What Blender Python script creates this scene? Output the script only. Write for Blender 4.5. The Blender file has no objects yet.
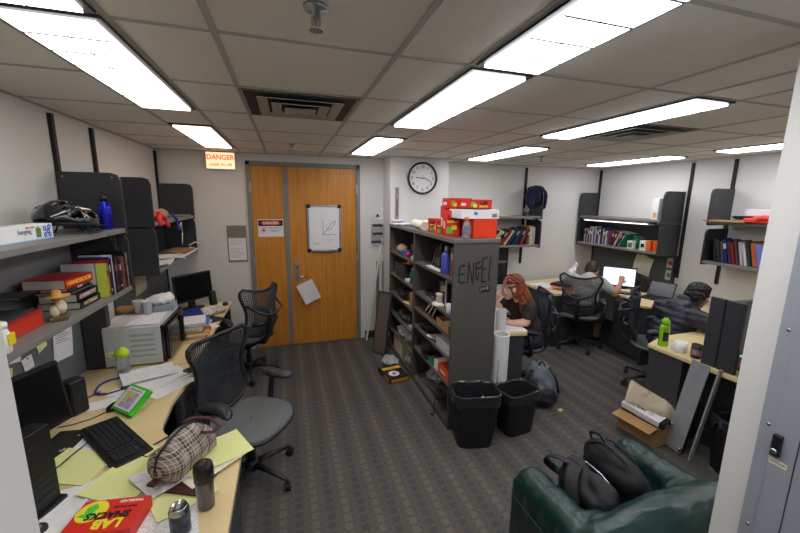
import bpy, bmesh, math, random
from mathutils import Vector, Matrix, Euler, Quaternion
PI = math.pi
rnd = random.Random(7)
S = bpy.context.scene
COL = S.collection
def R(d): return math.radians(d)
# ---------------------------------------------------------------- materials
def lin(c):
    return tuple(((v/255)/12.92 if v/255 <= .04045 else ((v/255+.055)/1.055)**2.4) for v in c)
_mats = {}
def mat(name, col, rough=.6, metal=0, var=.06, vscale=8, bump=0, bscale=120, emit=0, trans=0, spec=None, coat=0):
    """procedural principled material with a little noise in colour and relief"""
    if name in _mats: return _mats[name]
    m = bpy.data.materials.new(name); m.use_nodes = True
    nt = m.node_tree; N = nt.nodes; L = nt.links
    b = N['Principled BSDF']
    c = lin(col)
    b.inputs['Roughness'].default_value = rough; b.inputs['Metallic'].default_value = metal
    if spec is not None: b.inputs['Specular IOR Level'].default_value = spec
    if coat: b.inputs['Coat Weight'].default_value = coat
    tc = N.new('ShaderNodeTexCoord')
    if var:
        nz = N.new('ShaderNodeTexNoise'); nz.inputs['Scale'].default_value = vscale; nz.inputs['Detail'].default_value = 4
        L.new(tc.outputs['Object'], nz.inputs['Vector'])
        cr = N.new('ShaderNodeValToRGB'); e = cr.color_ramp.elements
        e[0].position = .3; e[1].position = .7
        e[0].color = tuple(v*(1-var) for v in c)+(1,); e[1].color = tuple(min(1, v*(1+var)) for v in c)+(1,)
        L.new(nz.outputs['Fac'], cr.inputs['Fac']); L.new(cr.outputs['Color'], b.inputs['Base Color'])
    else: b.inputs['Base Color'].default_value = c+(1,)
    if bump:
        n2 = N.new('ShaderNodeTexNoise'); n2.inputs['Scale'].default_value = bscale; n2.inputs['Detail'].default_value = 3
        L.new(tc.outputs['Object'], n2.inputs['Vector'])
        bp = N.new('ShaderNodeBump'); bp.inputs['Strength'].default_value = bump; bp.inputs['Distance'].default_value = .004
        L.new(n2.outputs['Fac'], bp.inputs['Height']); L.new(bp.outputs['Normal'], b.inputs['Normal'])
    if emit:
        b.inputs['Emission Color'].default_value = c+(1,); b.inputs['Emission Strength'].default_value = emit
    if trans:
        b.inputs['Transmission Weight'].default_value = trans
    _mats[name] = m
    return m
def nodes(m): return m.node_tree.nodes, m.node_tree.links, m.node_tree.nodes['Principled BSDF']
def mth(N, L, op, a, b=None, c=None):
    n = N.new('ShaderNodeMath'); n.operation = op
    for i, v in enumerate((a, b, c)):
        if v is None: continue
        if isinstance(v, (int, float)): n.inputs[i].default_value = v
        else: L.new(v, n.inputs[i])
    return n.outputs[0]
def mix(N, L, f, a, b):
    n = N.new('ShaderNodeMix'); n.data_type = 'RGBA'
    if isinstance(f, (int, float)): n.inputs[0].default_value = f
    else: L.new(f, n.inputs[0])
    for i, v in ((6, a), (7, b)):
        if isinstance(v, tuple): n.inputs[i].default_value = v if len(v) == 4 else v+(1,)
        else: L.new(v, n.inputs[i])
    return n.outputs[2]
# ---------------------------------------------------------------- mesh builder
class G:
    def __init__(s): s.v = []; s.f = []; s.m = []; s.mi = 0
    def add(s, vs, fs, M=None):
        o = len(s.v)
        for p in vs:
            p = Vector(p); s.v.append(tuple(M @ p) if M is not None else tuple(p))
        for f in fs: s.f.append([i+o for i in f]); s.m.append(s.mi)
        return s
    def mat(s, i): s.mi = i; return s
    def box(s, x0, x1, y0, y1, z0, z1, M=None):
        vs = [(x, y, z) for z in (z0, z1) for y in (y0, y1) for x in (x0, x1)]
        return s.add(vs, [(0,2,3,1),(4,5,7,6),(0,1,5,4),(2,6,7,3),(0,4,6,2),(1,3,7,5)], M)
    def cb(s, c, d, M=None):
        return s.box(c[0]-d[0]/2, c[0]+d[0]/2, c[1]-d[1]/2, c[1]+d[1]/2, c[2]-d[2]/2, c[2]+d[2]/2, M)
    def prism(s, pts, z0, z1, M=None):
        n = len(pts); vs = [(x, y, z0) for x, y in pts]+[(x, y, z1) for x, y in pts]
        fs = [tuple(range(n-1, -1, -1)), tuple(range(n, 2*n))]+[(i, (i+1) % n, (i+1) % n+n, i+n) for i in range(n)]
        return s.add(vs, fs, M)
    def lathe(s, prof, n=20, M=None, sx=1, sy=1, cap=True):
        vs = []; fs = []
        for r, z in prof:
            for k in range(n):
                a = 2*PI*k/n; vs.append((r*math.cos(a)*sx, r*math.sin(a)*sy, z))
        for i in range(len(prof)-1):
            for k in range(n):
                a, b = i*n+k, i*n+(k+1) % n; fs.append((a, b, b+n, a+n))
        if cap:
            fs.append(tuple(range(n-1, -1, -1))); fs.append(tuple(range((len(prof)-1)*n, len(prof)*n)))
        return s.add(vs, fs, M)
    def cyl(s, p0, p1, r0, r1=None, n=12): return s.tube([p0, p1], [r0, r0 if r1 is None else r1], n)
    def tube(s, pts, r, n=8, closed=False, flat=1):
        pts = [Vector(p) for p in pts]; m = len(pts)
        rs = [r]*m if isinstance(r, (int, float)) else list(r)
        vs = []; fs = []; up = None
        for i, p in enumerate(pts):
            if closed: t = pts[(i+1) % m]-pts[i-1]
            else: t = pts[min(i+1, m-1)]-pts[max(i-1, 0)]
            if t.length < 1e-9: t = Vector((0, 0, 1))
            t.normalize()
            if up is None:
                up = Vector((0, 0, 1)) if abs(t.z) < .9 else Vector((1, 0, 0))
            a = up-t*up.dot(t)
            if a.length < 1e-6: a = t.orthogonal()
            a.normalize(); up = a; b = t.cross(a)
            for k in range(n):
                q = 2*PI*k/n; vs.append(p+(b*math.cos(q)+a*math.sin(q)*flat)*rs[i])
        for i in range(m if closed else m-1):
            j = (i+1) % m
            for k in range(n):
                fs.append((i*n+k, i*n+(k+1) % n, j*n+(k+1) % n, j*n+k))
        if not closed:
            fs.append(tuple(range(n-1, -1, -1))); fs.append(tuple(range((m-1)*n, m*n)))
        return s.add(vs, fs)
    def ball(s, c, r, n=14, M=None):
        if isinstance(r, (int, float)): r = (r, r, r)
        vs = [(c[0], c[1], c[2]-r[2])]; m = n//2
        for i in range(1, m):
            a = -PI/2+PI*i/m
            for k in range(n):
                b = 2*PI*k/n; vs.append((c[0]+r[0]*math.cos(a)*math.cos(b), c[1]+r[1]*math.cos(a)*math.sin(b), c[2]+r[2]*math.sin(a)))
        vs.append((c[0], c[1], c[2]+r[2])); fs = []
        for k in range(n):
            fs.append((0, 1+(k+1) % n, 1+k)); fs.append((len(vs)-1, len(vs)-1-n+k, len(vs)-1-n+(k+1) % n))
        for i in range(m-2):
            for k in range(n):
                a = 1+i*n+k; b = 1+i*n+(k+1) % n; fs.append((a, b, b+n, a+n))
        return s.add(vs, fs, M)
    def grid(s, fn, nu, nv, M=None, close=False):
        """surface from fn(u,v), u,v in 0..1"""
        vs = [fn(i/nu, j/nv) for j in range(nv+1) for i in range(nu+1)]
        fs = [(j*(nu+1)+i, j*(nu+1)+i+1, (j+1)*(nu+1)+i+1, (j+1)*(nu+1)+i) for j in range(nv) for i in range(nu)]
        return s.add(vs, fs, M)
    def stroke(s, pts, w, M, h=.0015):
        """flat pen stroke in the local xz plane of M (normal -y)"""
        for (x0, z0), (x1, z1) in zip(pts, pts[1:]):
            d = Vector((x1-x0, z1-z0)); l = d.length or 1e-6; n = Vector((-d.y, d.x))/l*w/2; e = d/l*w*.4
            q = [(x0-e.x+n.x, z0-e.y+n.y), (x0-e.x-n.x, z0-e.y-n.y), (x1+e.x-n.x, z1+e.y-n.y), (x1+e.x+n.x, z1+e.y+n.y)]
            s.add([(a, -h, b) for a, b in q]+[(a, 0, b) for a, b in q], [(0,1,2,3),(7,6,5,4),(0,4,5,1),(1,5,6,2),(2,6,7,3),(3,7,4,0)], M)
        return s
    def mesh(s, name, mats, smooth=False):
        me = bpy.data.meshes.new(name); me.from_pydata(s.v, [], s.f)
        if not isinstance(mats, (list, tuple)): mats = [mats]
        for m in mats: me.materials.append(m)
        me.polygons.foreach_set('material_index', s.m)
        if smooth: me.polygons.foreach_set('use_smooth', [True]*len(me.polygons))
        bm = bmesh.new(); bm.from_mesh(me); bmesh.ops.recalc_face_normals(bm, faces=bm.faces); bm.to_mesh(me); bm.free()
        me.update(); return me
    def o(s, name, mats, parent=None, loc=(0,0,0), rot=(0,0,0), smooth=False, bevel=0, solid=0, sub=0, wire=0, seg=2):
        ob = bpy.data.objects.new(name, s.mesh(name, mats, smooth)); COL.objects.link(ob)
        ob.location = loc; ob.rotation_euler = rot
        if parent is not None: ob.parent = parent
        if wire:
            w = ob.modifiers.new('w', 'WIREFRAME'); w.thickness = wire; w.use_replace = True; w.use_boundary = True; w.use_even_offset = False
        if solid:
            w = ob.modifiers.new('s', 'SOLIDIFY'); w.thickness = solid; w.offset = 0
        if bevel:
            w = ob.modifiers.new('b', 'BEVEL'); w.width = bevel; w.segments = seg; w.limit_method = 'ANGLE'; w.angle_limit = R(40)
            if smooth is False and bevel >= .004:
                ob.data.polygons.foreach_set('use_smooth', [True]*len(ob.data.polygons))
                w.harden_normals = True
        if sub:
            w = ob.modifiers.new('u', 'SUBSURF'); w.levels = sub; w.render_levels = sub
        return ob
def TR(x=0, y=0, z=0, rx=0, ry=0, rz=0, s=1):
    return Matrix.Translation((x, y, z)) @ Euler((R(rx), R(ry), R(rz))).to_matrix().to_4x4() @ Matrix.Scale(s, 4)
def tag(o, label, cat, group=None, kind=None):
    o['label'] = label; o['category'] = cat
    if group: o['group'] = group
    if kind: o['kind'] = kind
    return o
def thing(name, label, cat, loc=(0,0,0), rz=0, group=None, rot=None):
    o = bpy.data.objects.new(name, None); COL.objects.link(o); o.location = loc
    o.rotation_euler = rot if rot else (0, 0, R(rz)); o.empty_display_size = .1
    return tag(o, label, cat, group)
def struct(o): o['kind'] = 'structure'; return o
def dup(root, loc, rz=0, label=None, group=None, rot=None, sc=None):
    def cp(o, par):
        c = o.copy(); COL.objects.link(c); c.parent = par
        for ch in [k for k in bpy.data.objects if k.parent == o]: cp(ch, c)
        return c
    r = cp(root, None); r.location = loc; r.rotation_euler = rot if rot else (0, 0, R(rz))
    if label: r['label'] = label
    if group: r['group'] = group
    if sc: r.scale = sc
    return r
# writing: font curve turned into a flat mesh lying in the local xy plane
def text(name, s, size, m, parent, loc, rot=(PI/2, 0, 0), bold=0, align='CENTER', sx=1, extr=.0006):
    c = bpy.data.curves.new(name, 'FONT'); c.body = s; c.size = size; c.align_x = align; c.align_y = 'CENTER'
    c.extrude = extr; c.offset = bold; c.resolution_u = 3
    t = bpy.data.objects.new(name+'_t', c); COL.objects.link(t)
    bpy.context.view_layer.update()
    dg = bpy.context.evaluated_depsgraph_get()
    me = bpy.data.meshes.new_from_object(t.evaluated_get(dg)); me.name = name
    bpy.data.objects.remove(t); bpy.data.curves.remove(c)
    me.materials.clear(); me.materials.append(m)
    for v in me.vertices: v.co.x *= sx
    o = bpy.data.objects.new(name, me); COL.objects.link(o); o.parent = parent; o.location = loc; o.rotation_euler = rot
    return o
def curve_(pts, n=6, closed=False):
    """Catmull-Rom curve through the points"""
    P = [Vector(p) for p in pts]; m = len(P); out = []
    for i in range(m if closed else m-1):
        a, b, c, d = (P[(i-1) % m], P[i], P[(i+1) % m], P[(i+2) % m]) if closed else (P[max(i-1, 0)], P[i], P[i+1], P[min(i+2, m-1)])
        for k in range(n):
            t = k/n; out.append(.5*((2*b)+(c-a)*t+(2*a-5*b+4*c-d)*t*t+(3*b-a-3*c+d)*t**3))
    if not closed: out.append(P[-1])
    return out
# organic shapes: capsules and ellipsoids fused into one continuous surface
def blob(items, voxel=.012, smooth=6, disp=None, mats=None):
    g = G()
    for it in items:
        if it[0] == 'c':
            _, p0, r0, p1, r1 = it[:5]
            p0 = Vector(p0); p1 = Vector(p1); d = p1-p0; n = max(2, int(d.length/max(min(r0, r1), .004)*1.2))
            g.tube([p0, p1], [r0, r1], 14)
            g.ball(p0, r0, 14); g.ball(p1, r1, 14)
        elif it[0] == 'e':
            _, c, r = it[:3]; M = Matrix.Translation(c)
            if len(it) > 3: M = M @ Euler([R(a) for a in it[3]]).to_matrix().to_4x4()
            g.ball((0,0,0), r, 18, M)
        elif it[0] == 'b':
            _, c, d = it[:3]; M = Matrix.Translation(c)
            if len(it) > 3: M = M @ Euler([R(a) for a in it[3]]).to_matrix().to_4x4()
            g.cb((0,0,0), d, M)
    me = g.mesh('blob', [])
    o = bpy.data.objects.new('blob_t', me); COL.objects.link(o)
    w = o.modifiers.new('r', 'REMESH'); w.mode = 'VOXEL'; w.voxel_size = voxel; w.use_smooth_shade = True
    if smooth:
        w = o.modifiers.new('s', 'SMOOTH'); w.iterations = smooth; w.factor = .6
    bpy.context.view_layer.update()
    me2 = bpy.data.meshes.new_from_object(o.evaluated_get(bpy.context.evaluated_depsgraph_get()))
    bpy.data.objects.remove(o); bpy.data.meshes.remove(me)
    if disp:
        ns = [v.normal.copy() for v in me2.vertices]
        for v, n in zip(me2.vertices, ns): v.co += n*disp(v.co)
    me2.polygons.foreach_set('use_smooth', [True]*len(me2.polygons))
    return me2
def bo(name, items, m, parent=None, voxel=.012, smooth=6, loc=(0,0,0), rot=(0,0,0), disp=None):
    me = blob(items, voxel, smooth, disp); me.name = name; me.materials.clear(); me.materials.append(m)
    o = bpy.data.objects.new(name, me); COL.objects.link(o); o.location = loc; o.rotation_euler = rot
    if parent is not None: o.parent = parent
    return o
from mathutils import noise as mn
def wrinkle(a, s, st=(1,1,1)):
    return lambda p: a*mn.noise(Vector((p.x*s*st[0], p.y*s*st[1], p.z*s*st[2])))
# ---------------------------------------------------------------- palette
m_wall = mat('wall_paint', (222,221,217), .85, var=.015, vscale=2, bump=.05, bscale=300)
m_ceil = mat('ceiling_tile', (232,227,218), .95, var=.03, vscale=60, bump=.5, bscale=260)
m_grid = mat('ceiling_grid_paint', (176,174,170), .6)
m_dark = mat('charcoal_laminate', (58,58,62), .55, var=.04, bump=.05)
m_panel = mat('charcoal_metal_panel', (54,55,60), .45, var=.03)
m_shelf = mat('grey_metal_shelf', (128,127,126), .45, var=.04)
m_case = mat('bookcase_grey', (84,81,77), .55, var=.04)
m_fab = mat('grey_tack_fabric', (104,110,110), .95, var=.05, vscale=90, bump=.3, bscale=500)
m_maple = mat('maple_laminate', (226,203,152), .4, var=.05, vscale=3)
m_black = mat('black_plastic', (22,22,24), .45, var=.05)
m_blackg = mat('glossy_black', (12,12,14), .15, var=0)
m_rub = mat('black_rubber', (28,28,30), .7)
m_trk = mat('black_shelf_track', (18,17,19), .6)
m_white = mat('white_paper', (235,235,236), .8, var=.02)
m_paper2 = mat('cream_paper', (232,226,205), .8, var=.03)
m_yel = mat('yellow_legal_paper', (232,236,158), .8, var=.03)
m_red = mat('bright_red_card', (222,44,30), .45, var=.03)
m_green = mat('lime_green_plastic', (70,200,50), .4)
m_chrome = mat('chrome', (190,190,195), .2, 1)
m_steel = mat('brushed_steel', (165,167,170), .38, 1, var=.1, vscale=30)
m_cart = mat('brown_cardboard', (178,138,88), .85, var=.06)
m_ink = mat('black_ink', (18,18,20), .7, var=0)
m_skin = mat('skin_light', (226,178,158), .5, var=.05, vscale=20)
m_skin2 = mat('skin_tan', (188,136,104), .5, var=.05, vscale=20)
m_skin3 = mat('skin_brown', (150,100,72), .5, var=.05, vscale=20)
m_blue = mat('deep_blue', (34,48,140), .35)
def cm(c, rough=.55):  # generic coloured card / plastic
    return mat('coloured_card_%d_%d_%d' % c, c, rough, var=.05, vscale=14)
# ================================================================ SETTING
XL, XR, YB, YF, ZC = -1.38, 4.82, 4.85, -1.6, 2.454
# carpet -------------------------------------------------------------------
mc = mat('patterned_carpet', (92,89,84), .95, var=0, spec=.1)
N, L, B = nodes(mc)
tc = N.new('ShaderNodeTexCoord'); sp = N.new('ShaderNodeSeparateXYZ'); L.new(tc.outputs['Object'], sp.inputs[0])
def cell(v, per, duty, off=0.0):
    a = mth(N, L, 'FRACT', mth(N, L, 'ADD', mth(N, L, 'DIVIDE', v, per), off+100.0))
    return mth(N, L, 'LESS_THAN', mth(N, L, 'ABSOLUTE', mth(N, L, 'SUBTRACT', a, .5)), duty/2)
X_, Y_ = sp.outputs['X'], sp.outputs['Y']
light = mth(N, L, 'MULTIPLY', cell(X_, .19, .22), cell(Y_, .066, .72))
darkc = mth(N, L, 'MULTIPLY', cell(X_, .19, .24, .5), cell(Y_, .066, .66, .5))
nz = N.new('ShaderNodeTexNoise'); nz.inputs['Scale'].default_value = 260; nz.inputs['Detail'].default_value = 3
L.new(tc.outputs['Object'], nz.inputs['Vector'])
nb = N.new('ShaderNodeTexNoise'); nb.inputs['Scale'].default_value = 3; L.new(tc.outputs['Object'], nb.inputs['Vector'])
weave = N.new('ShaderNodeTexChecker'); weave.inputs['Scale'].default_value = 42; L.new(tc.outputs['Object'], weave.inputs['Vector'])
base = mix(N, L, mth(N, L, 'MULTIPLY', weave.outputs['Fac'], .5), lin((88,85,80))+(1,), lin((98,95,89))+(1,))
c1 = mix(N, L, mth(N, L, 'MULTIPLY', light, .55), base, lin((116,110,98))+(1,))
c2 = mix(N, L, mth(N, L, 'MULTIPLY', darkc, .6), c1, lin((70,70,78))+(1,))
hv = N.new('ShaderNodeHueSaturation'); L.new(c2, hv.inputs['Color'])
L.new(mth(N, L, 'ADD', .65, mth(N, L, 'ADD', mth(N, L, 'MULTIPLY', nz.outputs['Fac'], .5), mth(N, L, 'MULTIPLY', nb.outputs['Fac'], .2))), hv.inputs['Value'])
L.new(hv.outputs['Color'], B.inputs['Base Color'])
bp = N.new('ShaderNodeBump'); bp.inputs['Strength'].default_value = .6; bp.inputs['Distance'].default_value = .004
L.new(nz.outputs['Fac'], bp.inputs['Height']); L.new(bp.outputs['Normal'], B.inputs['Normal'])
struct(G().box(XL-.1, XR+.1, YF-.1, YB+.1, -.05, 0).o('floor', mc))
# walls
struct(G().box(XL-.1, XL, YF-.1, YB+.1, 0, 2.7).o('wall_left', m_wall))
struct(G().box(XR, XR+.1, YF-.1, YB+.1, 0, 2.7).o('wall_right', m_wall))
DX0, DX1, DZ = -.45, .93, 2.362
struct(G().box(XL, DX0, YB, YB+.1, 0, 2.7).box(DX0, DX1, YB, YB+.1, DZ, 2.7).box(DX1, XR, YB, YB+.1, 0, 2.7).o('wall_back', m_wall))
struct(G().box(XL, XR, YF-.1, YF, 0, 2.7).o('wall_front', m_wall))
struct(G().box(1.25, 2.03, 4.5, YB-.001, 0, ZC-.001).o('wall_pier', m_wall, bevel=.003))
struct(G().box(1.5, 2.3, -.55, .8, 0, ZC-.001).o('wall_column', m_wall, bevel=.004))
struct(G().box(-.86, -.50, .22, .815, 0, ZC-.001).o('wall_stub', m_wall, bevel=.004))
# ceiling
struct(G().box(XL-.1, XR+.1, YF-.1, YB+.1, ZC, ZC+.08).o('ceiling', m_ceil))
gx = [-.80, -.49, -.20, .41, .715, 1.02, 1.63, 1.95, 2.25, 2.86, 3.47, 4.06, 4.36]
g = G()
for x in gx: g.box(x-.011, x+.011, YF, YB, ZC-.004, ZC-.0002)
y = -1.03
while y < YB:
    g.box(XL, XR, y-.009, y+.009, ZC-.0035, ZC-.0002); y += .61
struct(g.o('trim_1', m_grid))
# wall angle around the room edge
g = G(); t = .02
g.box(XL, XL+t, YF, YB, ZC-.006, ZC-.0002).box(XR-t, XR, YF, YB, ZC-.006, ZC-.0002).box(XL, 1.25, YB-t, YB, ZC-.006, ZC-.0002).box(2.03, XR, YB-t, YB, ZC-.006, ZC-.0002)
g.box(1.23, 2.05, 4.48, 4.5, ZC-.006, ZC-.0002)
struct(g.o('trim_2', m_grid))
# baseboards
m_base = mat('dark_vinyl_base', (62,62,66), .6)
struct(G().box(DX1+.06, 1.25, YB-.012, YB-.001, 0, .1).box(1.238, 1.25, 4.49, YB-.012, 0, .1).box(1.238, 2.042, 4.488, 4.499, 0, .1).box(2.03, XR, YB-.012, YB-.001, 0, .1).o('baseboard_back', m_base))
struct(G().box(XL, DX0-.06, YB-.012, YB-.001, 0, .1).o('baseboard_back', m_base))
struct(G().box(XL+.001, XL+.012, YF, YB-.012, 0, .1).o('baseboard_left', m_base))
struct(G().box(XR-.012, XR-.001, YF, YB-.012, 0, .1).o('baseboard_right', m_base))
# ---- double door
m_frame = mat('grey_door_frame', (128,128,124), .5)
mw = mat('honey_oak_door', (206,140,52), .38, var=0, spec=.4)
N, L, B = nodes(mw)
tc = N.new('ShaderNodeTexCoord'); mp = N.new('ShaderNodeMapping'); mp.inputs['Scale'].default_value = (34, 34, 1.6)
L.new(tc.outputs['Object'], mp.inputs[0]); nz = N.new('ShaderNodeTexNoise'); nz.inputs['Scale'].default_value = 1.5; nz.inputs['Detail'].default_value = 6
L.new(mp.outputs[0], nz.inputs['Vector']); cr = N.new('ShaderNodeValToRGB')
cr.color_ramp.elements[0].position = .3; cr.color_ramp.elements[1].position = .75
cr.color_ramp.elements[0].color = lin((190,122,40))+(1,); cr.color_ramp.elements[1].color = lin((214,148,60))+(1,)
L.new(nz.outputs['Fac'], cr.inputs['Fac']); L.new(cr.outputs['Color'], B.inputs['Base Color'])
dr = struct(G().box(DX0, DX0+.05, YB-.02, YB+.1, 0, DZ).box(DX1-.05, DX1, YB-.02, YB+.1, 0, DZ).box(DX0, DX1, YB-.02, YB+.1, DZ-.05, DZ).o('door_1', m_frame, bevel=.004))
G().box(DX0+.052, -.012, YB+.002, YB+.045, .008, DZ-.052).o('door_leaf', mw, dr)
G().box(.022, DX1-.052, YB+.002, YB+.045, .008, DZ-.052).o('door_leaf', mw, dr)
G().box(-.028, .030, YB-.008, YB+.002, .008, DZ-.052).o('astragal', m_frame, dr, bevel=.002)
for x in (DX0+.045, DX1-.045):
    for z in (.25, 1.15, 2.05): G().box(x-.012, x+.012, YB-.024, YB-.002, z-.06, z+.06).o('hinge', m_steel, dr)
g = G()
for dx in (0, .1):
    for dz in (0, .05): g.cyl((.62+dx, YB+.001, 2.16+dz), (.62+dx, YB-.004, 2.16+dz), .007)
g.o('bolt_cap', m_steel, dr)
hd = G().box(.075, .135, YB-.010, YB+.002, .87, 1.1).cyl((.105, YB-.01, 1.06), (.105, YB-.026, 1.06), .018).o('lock_plate', m_steel, dr, bevel=.004)
G().tube([(.105, YB-.008, .93), (.105, YB-.05, .93), (.135, YB-.055, .93), (.225, YB-.05, .93)], .010, 10).o('door_handle', m_chrome, hd, smooth=True)
G().cyl((.105, YB-.01, 1.06), (.105, YB-.03, 1.06), .011).o('keyhole', m_black, hd)
# steel threshold strip under the door
struct(G().box(DX0, DX1, YB+.0, YB+.1, -.01, .006).o('trim_3', m_steel))
struct(G().box(DX0-.1, DX1+.1, YB+.1, YB+.12, 0, DZ+.1).o('wall_corridor', m_wall))
# ---- ceiling lights
m_lf = mat('black_light_frame', (16,16,18), .5)
ml = mat('lamp_lens', (250,250,255), .4, var=0, emit=10.5)
N, L, B = nodes(ml)
m_blade = mat('lamp_louver', (150,154,164), .4)
ml2 = mat('lamp_lens_dim', (250,247,240), .4, var=0, emit=5)
ml3 = mat('lamp_lens_warm', (255,226,206), .4, var=0, emit=4.5)
def lamp(x0, x1, y0, y1, lab, warm=0, n=8):
    t = thing('ceiling_light', lab, 'ceiling light', ((x0+x1)/2, (y0+y1)/2, ZC), 0, 'recessed ceiling lights')
    w = (x1-x0)/2; h = (y1-y0)/2; e = .022
    G().box(-w, -w+e, -h, h, -.012, -.0005).box(w-e, w, -h, h, -.012, -.0005).box(-w+e, w-e, -h, -h+e, -.012, -.0005).box(-w+e, w-e, h-e, h, -.012, -.0005).o('frame', m_lf, t)
    G().box(-w+e, w-e, -h+e, h-e, -.022, -.0006).o('diffuser', (ml, ml2, ml3)[warm], t)  # lens dropped below the frame so its glowing sides brighten the ceiling
    g = G()
    g.box(-.002, .002, -h+e, h-e, -.024, -.0215)
    for k in range(1, n): yy = -h+2*h*k/n; g.box(-w+e, w-e, yy-.0045, yy+.0045, -.0245, -.0215)
    g.o('louver', m_blade, t)
    return t
lamp(-.79, -.50, 1.40, 2.60, 'long fluorescent ceiling light above the left desk, second from the camera', 1)
lamp(-.79, -.50, .17, 1.37, 'fluorescent ceiling light cut off by the top left corner of the photo', 1)
lamp(-.79, -.50, 3.15, 4.35, 'ceiling light with an orange tint beside the lit laser warning sign', 2)
lamp(.725, 1.01, 1.42, 2.62, 'ceiling light over the aisle, directly beyond the largest light at the top')
lamp(.725, 1.01, .18, 1.38, 'largest bright ceiling light, cut by the top edge right of centre')
lamp(.725, 1.01, 3.15, 4.35, 'small ceiling light nearest the wall clock and whiteboard door')
lamp(1.96, 2.24, 1.42, 2.62, 'long slanting ceiling light beside the right hand air diffuser')
lamp(2.2, 2.5, 3.15, 4.35, 'ceiling light above the shelf with the hanging navy garment')
lamp(4.05, 4.35, 3.15, 4.35, 'thin ceiling light in front of the far right corner shelves')
lamp(4.05, 4.35, 1.50, 2.70, 'ceiling light at the right end, partly behind the white column')
lamp(1.96, 2.24, -.9, .3, 'unseen added ceiling light behind the camera over the column')  # unseen fixture, added to even out the room light

lamp(.725, 1.01, -1.25, -.05, 'unseen added ceiling light behind the camera over the aisle')  # another out-of-view fixture added for even illumination
lamp(3.47, 3.75, .2, 1.4, 'ceiling light hidden behind the white column')
# ---- air diffusers
m_vent = mat('vent_paint', (170,166,158), .5, .2)
m_vd = mat('vent_dark', (44,43,42), .7)
def vent(cx, cy, lab):
    t = thing('air_diffuser', lab, 'air vent', (cx, cy, ZC))
    G().box(-.30, .30, -.30, .30, -.004, -.001).o('backing', m_vd, t)
    for k, (a, z) in enumerate(((.295, -.004), (.225, -.016), (.155, -.024), (.085, -.03))):
        b = a-.052
        def fr(u, v, a=a, b=b, z=z):
            c = [(-1,-1), (1,-1), (1,1), (-1,1), (-1,-1)]; i = min(int(u*4+.001), 3); f = u*4-i
            px = c[i][0]*(1-f)+c[i+1][0]*f; py = c[i][1]*(1-f)+c[i+1][1]*f
            r = a*(1-v)+b*v; return (px*r, py*r, z+.012*(v))
        G().grid(fr, 4, 1).o('vane', m_vent, t, solid=.004)
    G().box(-.05, .05, -.05, .05, -.03, -.026).o('centre_plate', m_vent, t, bevel=.003)
    return t
vent(.10, 2.35, 'square stepped air diffuser in the ceiling in front of the wooden doors')
vent(2.56, 2.3, 'square air diffuser next to the long slanting light on the right')
def sprk(x, y, lab):
    t = thing('sprinkler', lab, 'fire sprinkler', (x, y, ZC))
    G().lathe([(.035, -.001), (.033, -.01), (.014, -.012), (.012, -.03)], 18).o('escutcheon', m_steel, t, smooth=True)
    G().cyl((0,0,-.03), (0,0,-.055), .005).cyl((.01,0,-.03), (.01,0,-.058), .003).cyl((-.01,0,-.03), (-.01,0,-.058), .003).lathe([(.02,-.062),(.022,-.058),(.004,-.057)], 14).o('deflector', m_steel, t)
sprk(.10, 1.15, 'metal sprinkler head at the top edge left of centre')
sprk(.08, 3.9, 'sprinkler head in the ceiling just above the wooden double door')
sprk(2.9, 3.8, 'sprinkler head in the ceiling between the two far right lights')
# lit laser warning sign
m_sign = mat('lit_sign_face', (255,214,170), .4, var=0, emit=1.0)
m_sred = mat('sign_red', (235,70,30), .5, var=0, emit=.9)
sg = thing('warning_light_sign', 'lit orange DANGER LASER IN USE sign box high on wall beside the door', 'sign', (-.705, YB, 2.345))
G().box(-.155, .155, -.055, 0, -.098, .098).o('housing', m_white, sg, bevel=.003)
G().box(-.148, .148, -.058, -.054, -.09, .09).o('sign_face', m_sign, sg)
text('lettering', 'DANGER', .078, m_sred, sg, (0, -.0585, .035), bold=.0022, sx=.92)
text('lettering', 'LASER IN USE', .044, m_sred, sg, (0, -.0585, -.045), bold=.001, sx=.92)
# laser danger sticker on the door
st = thing('laser_warning_sticker', 'small white DANGER laser placard on the narrow door leaf', 'sign', (-.195, YB+.001, 1.56))
G().box(-.15, .15, -.003, 0, -.108, .108).o('placard', m_white, st)
G().box(-.143, .143, -.0042, -.003, .025, .098).o('header', m_ink, st)
G().lathe([(.001,0),(1,0),(1,.001),(.001,.001)], 24, TR(0,-.0043,.062,90,0,0) @ Matrix.Diagonal((.12,.028,1,1))).o('oval', mat('sign_red_flat',(214,30,34),.5,var=0), st)
text('lettering', 'DANGER', .046, m_white, st, (0, -.006, .062), bold=.001)
g = G(); Mx = TR(-.085, -.003, -.025)
for k in range(8): a = PI*k/4; g.stroke([(0,0), (.032*math.cos(a), .032*math.sin(a))], .005, Mx)
g.cyl((-.085,-.003,-.025), (-.085,-.006,-.025), .014).o('sunburst', mat('sign_red_flat',(214,30,34)), st)
text('lettering', 'LASER RADIATION', .02, m_ink, st, (.045, -.0035, .0))
text('lettering', 'AVOID EYE OR SKIN\nEXPOSURE', .016, m_ink, st, (.045, -.0035, -.035))
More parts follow.
